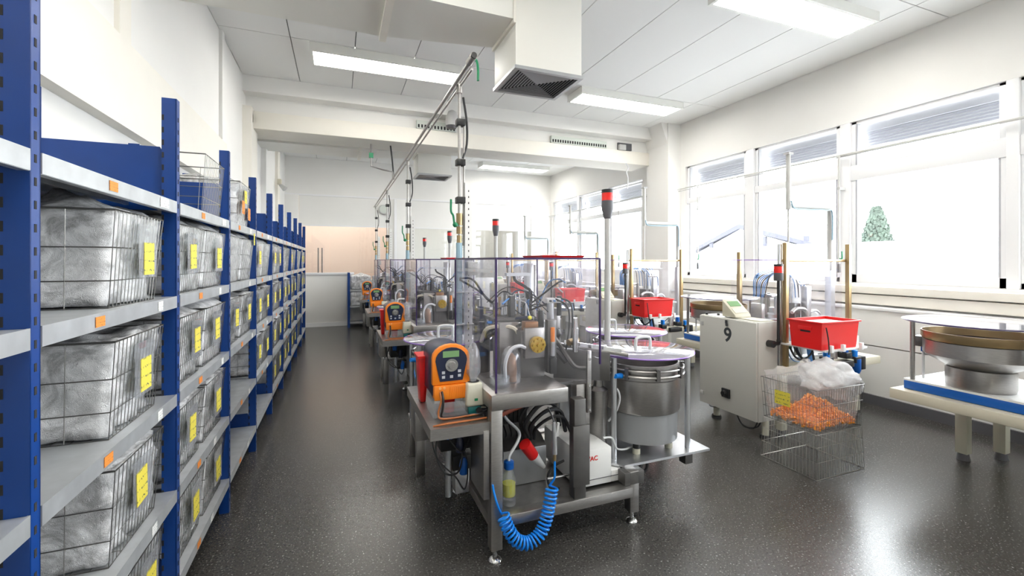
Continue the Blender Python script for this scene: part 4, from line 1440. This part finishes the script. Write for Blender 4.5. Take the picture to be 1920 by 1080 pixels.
for k in range(3):
    MB().cyl((3.29 + .05 * (k > 0), 3.28 - .09 * k, .98), (3.29 + .05 * (k > 0), 3.28 - .09 * k, .998), .012, n=10).build('gland', 'black', cb)
B(3.30, 3.46, 2.71, 3.0, .981, .989).build('cover_strip', 'cream', cb, .002)
MB().tube(catmull([(3.30, 2.95, .145), (3.28, 2.88, .07), (3.30, 2.78, .06), (3.32, 2.74, .145)], 6), .006, 6).build('cable', 'black_soft', cb)
MB().tube(catmull([(3.32, 2.98, .145), (3.30, 2.88, .05), (3.32, 2.76, .075), (3.34, 2.73, .145)], 6), .006, 6).build('cable', 'black_soft', cb)
MB().tube(catmull([(3.32, 3.28, .145), (3.30, 3.25, .11), (3.31, 3.18, .12), (3.33, 3.15, .145)], 6), .004, 6).build('cable', 'black_soft', cb)
# display terminal on the cabinet
ht = wunit('operator_terminal', (3.36, 3.0, .990), 'beige operator terminal with green screen on the control cabinet, machine {}', 'terminal', 'operator terminals')
hm = MB().prism([(3.02, .982), (3.16, .982), (3.185, 1.03), (3.05, 1.09), (3.03, 1.06)], 3.27, 3.43, 'y') if False else MB()
hm.add([(3.27, 2.93, .990), (3.46, 2.93, .990), (3.46, 3.08, .990), (3.27, 3.08, .990), (3.27, 2.94, 1.015), (3.46, 2.94, 1.015), (3.46, 3.08, 1.14), (3.27, 3.08, 1.14)],
       [(0, 3, 2, 1), (4, 5, 6, 7), (0, 1, 5, 4), (2, 3, 7, 6), (0, 4, 7, 3), (1, 2, 6, 5)])
hm.build('case', 'beige', ht, .006)
sl_ = math.atan2(.125, .14)
MB().obox((3.365, 3.035, 1.102), (.13, .06, .006), sl_, 0, 0).build('screen', 'lcd', ht)
kp = MB().obox((3.365, 2.972, 1.046), (.15, .055, .006), sl_, 0, 0).build('keypad', 'cream', ht)
# beacon on the cabinet side
bk = wunit('signal_beacon', (3.40, 2.64, .78), 'black signal beacon with red lens on the cabinet, machine {}', 'beacon', 'black signal beacons')
MB().cyl((3.37, 2.69, .80), (3.37, 2.64, .80), .03).build('mount', 'black', bk)
MB().tube([(3.37, 2.655, .80), (3.43, 2.645, .805), (3.425, 2.64, .83)], .018, 10).build('elbow', 'black', bk)
MB().cyl((3.425, 2.64, .82), (3.425, 2.64, 1.33), .0125).build('pole', 'black', bk)
MB().lathe(3.425, 2.64, [(.034, 1.33), (.036, 1.335), (.036, 1.395)], 18).build('base', 'base_grey', bk)
MB().lathe(3.425, 2.64, [(.035, 1.395), (.035, 1.45)], 18).build('lens', 'red_lens', bk)
MB().lathe(3.425, 2.64, [(.036, 1.45), (.036, 1.468), (1e-6, 1.469)], 18).build('cap', 'black', bk)

# the machine itself
wm = wunit('feeding_machine', (4.0, 3.2, 0), 'white window side machine with brass posts and clear hood, {}', 'machine', 'window side machines')
MB().prism([(3.47, 2.62), (4.75, 2.62), (4.75, 4.08), (3.63, 4.08), (3.63, 3.30), (3.47, 3.30)], .53, .60).build('base_slab', 'beige', wm, .006)
for x, y in ((3.53, 2.70), (4.66, 2.80), (4.38, 4.0), (4.66, 3.9)):
    lg = B(x - .035, x + .035, y - .035, y + .035,   .05, .53).build('leg', 'cream', wm, .004)
    MB().cyl((x, y, 0), (x, y, .05), .04, .03).build('foot', 'base_grey', lg)
B(3.60, 4.40, 2.74, 3.25, .60, .64).build('bed_plate', 'alu', wm, .004)
B(3.62, 4.38, 2.78, 3.24, .90, .925).build('table', 'alu', wm, .004)
for x, y in ((3.68, 2.84), (4.32, 2.84), (3.68, 3.18), (4.32, 3.18)):
    B(x - .025, x + .025, y - .025, y + .025, .64, .90).build('column', 'alu', wm)
B(3.75, 4.28, 2.735, 2.745, .66, .86).build('backing_board', 'white_plastic', wm)
B(3.64, 3.72, 2.74, 2.75, .72, .745).build('green_badge', 'green', wm)
# brass posts and frame
for x, y, zt in ((3.535, 2.66, 1.65), (4.35, 2.66, 1.645), (3.62, 3.20, 1.58)):
    B(x - .018, x + .018, y - .018, y + .018, .60 if y > 2.7 else .60, zt).build('brass_post', 'brass', wm, .003)
B(3.51, 4.39, 2.668, 2.692, 1.485, 1.508).build('brass_bar', 'brass', wm, .003)
B(3.485, 3.515, 2.675, 2.70, .60, 1.64).build('cable_channel', 'alu', wm, .003)
HX0, HX1, HY0, HY1 = 3.555, 4.33, 2.70, 3.24
for a in ((HX0, HX1, HY0, HY0 + .006, .93, 1.50), (HX0, HX0 + .006, HY0 + .006, HY1, .93, 1.50), (HX1 - .006, HX1, HY0 + .006, HY1, .93, 1.50), (HX0, HX1, HY0, HY1, 1.50, 1.506)):
    B(*a).build('hood_panel', 'acrylic', wm)
B(HX0, HX1, HY1 - .004, HY1 + .004, 1.499, 1.507).build('hood_edge', 'lilac_edge', wm)
B(HX0 - .004, HX0 + .004, HY0, HY1, 1.499, 1.507).build('hood_edge', 'lilac_edge', wm)
# mechanics in the hood
B(4.05, 4.25, 2.98, 3.12, .925, 1.36).build('valve_cabinet', 'white_plastic', wm, .02, 3)
MB().lathe(3.78, 2.98, [(.12, .926), (.12, .96), (.10, .97), (.10, 1.0), (.03, 1.01), (.03, 1.06)], 28).build('rotary_table', 'alu', wm)
for k in range(6):
    a = 2 * PI * k / 6
    x, y = 3.78 + .085 * math.cos(a), 2.98 + .085 * math.sin(a)
    MB().cyl((x, y, 1.0), (x, y, 1.16 + .03 * (k % 2)), .016, n=10).build('air_cylinder', 'steel' if k % 2 else 'alu', wm)
B(3.70, 3.86, 2.92, 3.04, 1.16, 1.18).build('top_plate', 'steel', wm, .003)
B(3.60, 3.64, 2.94, 3.06, .925, 1.10).build('manifold', 'steel', wm, .004)
B(3.92, 4.0, 2.86, 3.0, .925, 1.10).build('gripper_base', 'steel_dark', wm, .004)
MB().cyl((3.96, 2.93, 1.10), (3.96, 2.93, 1.34), .014).build('gripper_rod', 'chrome', wm)
MB().cyl((3.96, 2.86, 1.28), (4.10, 2.86, 1.28), .010).build('gripper_arm', 'steel', wm)
B(4.0, 4.06, 2.80, 2.86, .925, 1.26).build('gripper_base', 'alu', wm, .004)
for k in range(9):
    x0 = 3.61 + .004 * k
    mid = 3.72 + .045 * k
    MB().tube(catmull([(x0, 2.92 + .018 * k, 1.16), (x0 + .03, 2.92 + .016 * k, 1.27 + .012 * k), (mid, 2.95 + .012 * k, 1.36 + .007 * k), (mid + .12, 2.98, 1.36 - .01 * k), (mid + .15, 2.98, 1.14)], 6), .0045, 6).build('air_line', 'tube_blue' if k % 3 else 'black_soft', wm)
MB().tube(catmull([(3.80, 2.80, 1.03), (3.86, 2.80, 1.06), (3.96, 2.80, 1.05), (4.0, 2.80, 1.0), (4.0, 2.80, .93)], 6), .018, 10).build('outlet_pipe', 'steel', wm)
MB().tube(catmull([(4.06, 2.82, 1.02), (4.14, 2.82, 1.03), (4.20, 2.82, .99), (4.2, 2.82, .93)], 6), .014, 10).build('outlet_pipe', 'alu', wm)
# lower wiring and air preparation unit
for pts, r_, mt in (
        ([(3.56, 2.64, .76), (3.60, 2.62, .68), (3.68, 2.61, .655), (3.80, 2.62, .70), (3.84, 2.63, .80)], .008, 'black_soft'),
        ([(3.66, 2.70, .80), (3.70, 2.68, .70), (3.76, 2.67, .64), (3.80, 2.67, .61)], .008, 'black_soft'),
        ([(3.70, 2.70, .80), (3.72, 2.68, .70), (3.78, 2.67, .62)], .008, 'navy'),
        ([(3.62, 2.70, .80), (3.60, 2.68, .70), (3.64, 2.67, .64), (3.72, 2.67, .62)], .005, 'tube_blue'),
        ([(3.86, 2.69, .84), (3.85, 2.68, .72), (3.86, 2.67, .61)], .018, 'tube_blue'),
        ([(3.88, 2.69, .84), (3.885, 2.68, .72), (3.90, 2.67, .61)], .014, 'black_soft'),
        ([(4.0, 2.70, .66), (4.08, 2.69, .67), (4.16, 2.69, .72), (4.2, 2.69, .75)], .005, 'black_soft'),
        ([(3.74, 2.72, .88), (3.74, 2.71, .76), (3.75, 2.70, .66)], .008, 'hose_white'),
        ([(3.78, 2.72, .88), (3.785, 2.71, .76), (3.79, 2.70, .66)], .008, 'alu')):
    MB().tube(catmull(pts, 6), r_, 6).build('cable' if r_ < .007 else 'hose', mt, wm)
for i, (x, z) in enumerate(((4.02, .625), (4.27, .65), (4.40, .60))):
    u_ = B(x - .04, x + .04, 2.60, 2.68, z - .035, z + .02).build('air_regulator', 'black', wm, .006)
    MB().lathe(x, 2.64, [(.026, z + .02), (.026, z + .075), (.02, z + .08)], 14).build('regulator_knob', 'blue_hose' if i != 1 else 'blue_plastic', u_)
MB().lathe(4.40, 2.62, [(.022, .47), (.034, .50), (.034, .60)], 16).build('filter_bowl', 'blue_plastic', wm)
B(4.44, 4.50, 2.60, 2.66, .50, .62).build('pressure_switch', 'black', wm, .006)
B(4.10, 4.30, 2.58, 2.66, .545, .60).build('valve_island', 'black', wm, .006)
B(4.36, 4.50, 2.66, 2.70, .70, .80).build('bracket', 'white_plastic', wm)
B(4.20, 4.25, 2.69, 2.73, .60, .86).build('stay', 'siren_grey', wm)
# bin rest
B(3.50, 4.0, 2.30, 2.70, .785, .80).build('bin_rest', 'white_plastic', wm, .003)
for x in (3.54, 3.68, 3.90):
    B(x - .014, x + .014, 2.275, 2.30, .785, .84).build('stop', 'white_plastic', wm, .003)
# supply arm
ar = MB().cyl((3.97, 2.96, 1.507), (3.97, 2.96, 2.0), .008).build('arm_rod', 'arm_grey', wm)
MB().cyl((3.97, 2.96, 1.98), (3.97, 2.96, 2.50), .022, .020, 14).build('arm_upright', 'arm_grey', wm)
MB().box(3.94, 4.0, 2.93, 2.99, 2.50, 2.52).build('arm_cap', 'siren_grey', wm)
MB().tube([(3.97, 2.96, 2.02), (4.53, 2.96, 2.02), (4.56, 2.96, 1.99), (4.56, 2.96, 1.56)], .024, 12).build('arm_trunk', 'arm_grey', wm)
MB().tube(catmull([(3.97, 2.93, 2.06), (4.0, 2.92, 1.99), (4.2, 2.925, 1.985), (4.45, 2.925, 1.99), (4.54, 2.925, 1.97), (4.55, 2.93, 1.7)], 5), .007, 6).build('air_line', 'pale_blue', wm)
MB().lathe(4.56, 2.96, [(.024, 1.40), (.024, 1.56)], 12).build('arm_trunk', 'arm_grey', wm)
B(4.53, 4.59, 2.93, 2.99, .60, 1.40).build('arm_post', 'alu', wm)
# bowl feeder of this machine
wf = wunit('bowl_feeder', (3.87, 3.70, .60), 'bowl feeder with flat clear lid on a blue plate, machine {}', 'bowl feeder', 'window side bowl feeders')
cx, cy = 3.87, 3.70
B(cx - .17, cx + .55, cy - .36, cy + .33, .602, .66).build('blue_plate', 'blue_plastic', wf, .004)
B(cx - .17, cx + .55, cy - .36, cy + .33, .66, .672).build('cover_plate', 'white_plastic', wf)
MB().lathe(cx, cy, [(.16, .672), (.165, .69), (.165, .80), (.15, .81)], 36).build('drive_drum', 'steel', wf)
MB().lathe(cx, cy, [(.15, .80), (.25, .86), (.275, .88), (.275, .97), (.265, .97), (.265, .90), (.1, .86), (1e-6, .88)], 40).build('bowl', 'steel', wf)
MB().lathe(cx, cy, [(.278, .975), (.285, .99), (.285, 1.03), (.278, 1.03), (.272, .975)], 40).build('bowl_rim', 'brass', wf)
for dx, dy in ((-.155, .285), (.30, .16), (.32, -.14), (-.14, -.29)):
    MB().cyl((cx + dx, cy + dy, .672), (cx + dx, cy + dy, 1.09), .014).build('lid_post', 'steel', wf)
ld = MB().lathe(cx, cy, [(.378, 1.09), (.38, 1.093), (.38, 1.099), (.378, 1.102)], 48).build('lid', 'acrylic_lid', wf)
MB().tube([(cx + .381 * math.cos(2 * PI * k / 48), cy + .381 * math.sin(2 * PI * k / 48), 1.096) for k in range(48)], .004, 5, False, True).build('lid_rim', 'purple_edge', ld)
B(cx - .10, cx + .02, cy + .24, cy + .32, .90, .97).build('sensor_block', 'steel_dark', wf, .004)
MB().cyl((cx - .04, cy + .28, .90), (cx - .04, cy + .28, .675), .008).build('sensor_lead', 'hose_white', wf)
MB().cyl((cx - .04, cy + .28, .90), (cx - .04, cy + .28, .86), .014).build('sensor_plug', 'blue_plastic', wf)
# yellow oiler and small red cup seen beside the feeder
oy = wunit('oil_cup', (3.67, 3.50, .60), 'small yellow oil cup on the base slab, machine {}', 'oil cup', 'yellow oil cups')
MB().lathe(3.67, 3.50, [(.05, .602), (.05, .62), (.03, .66), (.012, .70), (.012, .72)], 16).build('cup_body', 'tag_yellow', oy)
MB().cyl((3.67, 3.50, .72), (3.67, 3.50, .735), .016).build('cup_cap', 'black', oy)

# red parts bin
rb = wunit('parts_bin', (3.66, 2.43, .80), 'red plastic stacking bin resting in front of the machine {}', 'bin', 'red parts bins')
x0, x1, y0, y1, z0, z1 = 3.46, 3.90, 2.305, 2.575, .801, 1.02
bi = MB()
tp = .014
o4 = [(x0 + tp, x1 - tp, y0 + tp, y1 - tp), (x0, x1, y0, y1)]
i4 = [(x0 + tp + .005, x1 - tp - .005, y0 + tp + .005, y1 - tp - .005), (x0 + .005, x1 - .005, y0 + .005, y1 - .005)]


def ringpts(r_, z):
    return [(r_[0], r_[2], z), (r_[1], r_[2], z), (r_[1], r_[3], z), (r_[0], r_[3], z)]


vs = ringpts(o4[0], z0) + ringpts(o4[1], z1) + ringpts(i4[1], z1) + ringpts(i4[0], z0 + .006)
fs = [(3, 2, 1, 0)]
for lv in range(3):
    for k in range(4):
        fs.append((lv * 4 + k, lv * 4 + (k + 1) % 4, lv * 4 + 4 + (k + 1) % 4, lv * 4 + 4 + k))
fs.append((12, 13, 14, 15))
bi.add(vs, fs)
bi.build('bin_shell', 'red', rb)
rm = MB().box(x0 - .012, x1 + .012, y0 - .012, y0, z1 - .012, z1).box(x0 - .012, x1 + .012, y1, y1 + .012, z1 - .012, z1).box(x0 - .012, x0, y0, y1, z1 - .012, z1).box(x1, x1 + .012, y0, y1, z1 - .012, z1)
rm.build('rim', 'red', rb, .002)
B(x0 - .004, x0 + .006, 2.385, 2.495, .945, .975).build('grip', 'red', rb, .002)
B(x0 + .003, x0 + .012, 2.40, 2.48, .93, .947).build('grip_recess', 'dark_void', rb)
ct = B(x0 + .02, x1 - .02, y0 + .02, y1 - .02, .96, 1.0).build('clear_liner', 'bag_white', rb, .01)
MB().tube(catmull([(3.50, 2.30, .98), (3.50, 2.285, .90), (3.51, 2.285, .82), (3.53, 2.30, .77)], 5), .005, 6).build('cable', 'black_soft', rb)

for k in (1, 2, 3, -1):
    for root, lab in WU:
        if k == -1 and not root.name.startswith(('bowl_feeder', 'feeding_machine')):
            continue
        if root is cb:
            l2 = 'light grey control cabinet of the machine ' + ORW[k]
        else:
            l2 = lab.format(ORW[k])
        r = dup(root, (0, 2.13 * k, 0), l2)
        if root is cb:
            for c in r.children:
                if c.name.startswith('door'):
                    for g in list(c.children):
                        if g.name.startswith('number'):
                            bpy.data.objects.remove(g)

# ------------------------------------------------------------------ service pipe on the window wall
for ya, yb, ks, lb in ((YF + .02, 5.93, (-1, 0, 1), 'thin white service pipe across the near windows with valve drops'), (6.52, YB - .06, (2, 3), 'thin white service pipe across the far windows beyond the column')):
    sp = thing('service_pipe', (5.3, (ya + yb) / 2, 2.69), lb, 'pipe', 'service pipes on the window wall')
    MB().cyl((5.31, ya, 2.69), (5.31, yb, 2.69), .011, n=8).build('pipe', 'arm_grey', sp)
    MB().cyl((5.33, ya, 2.72), (5.33, yb, 2.66), .006, n=6).build('cable', 'siren_grey', sp)
    for k in ks:
        y = 3.34 + 2.13 * k
        d = MB().cyl((5.30, y, 2.69), (5.30, y, 1.42), .010, n=8).build('drop_pipe', 'arm_grey', sp)
        MB().cyl((5.30, y, 1.46), (5.30, y, 1.36), .014, .02, 8).build('coupling', 'base_grey', d)
        MB().tube(catmull([(5.28, y - .02, 1.52), (5.27, y - .05, 1.52), (5.27, y - .05, 1.60)], 4), .008, 6).build('lever', 'green', d)
        B(5.29, 5.385, y - .015, y + .015, 2.3, 2.33).build('bracket', 'siren_grey', d)
cz = thing('cable_loop', (4.9, 6.42, 3.0), 'looped white cable hanging from the beam beside the column', 'cable')
MB().tube(catmull([(4.63, 6.43, 3.18), (4.66, 6.40, 3.10), (4.62, 6.40, 3.02), (4.65, 6.40, 2.92), (4.64, 6.40, 2.74)], 6), .012, 6).build('loop', 'hose_white', cz)
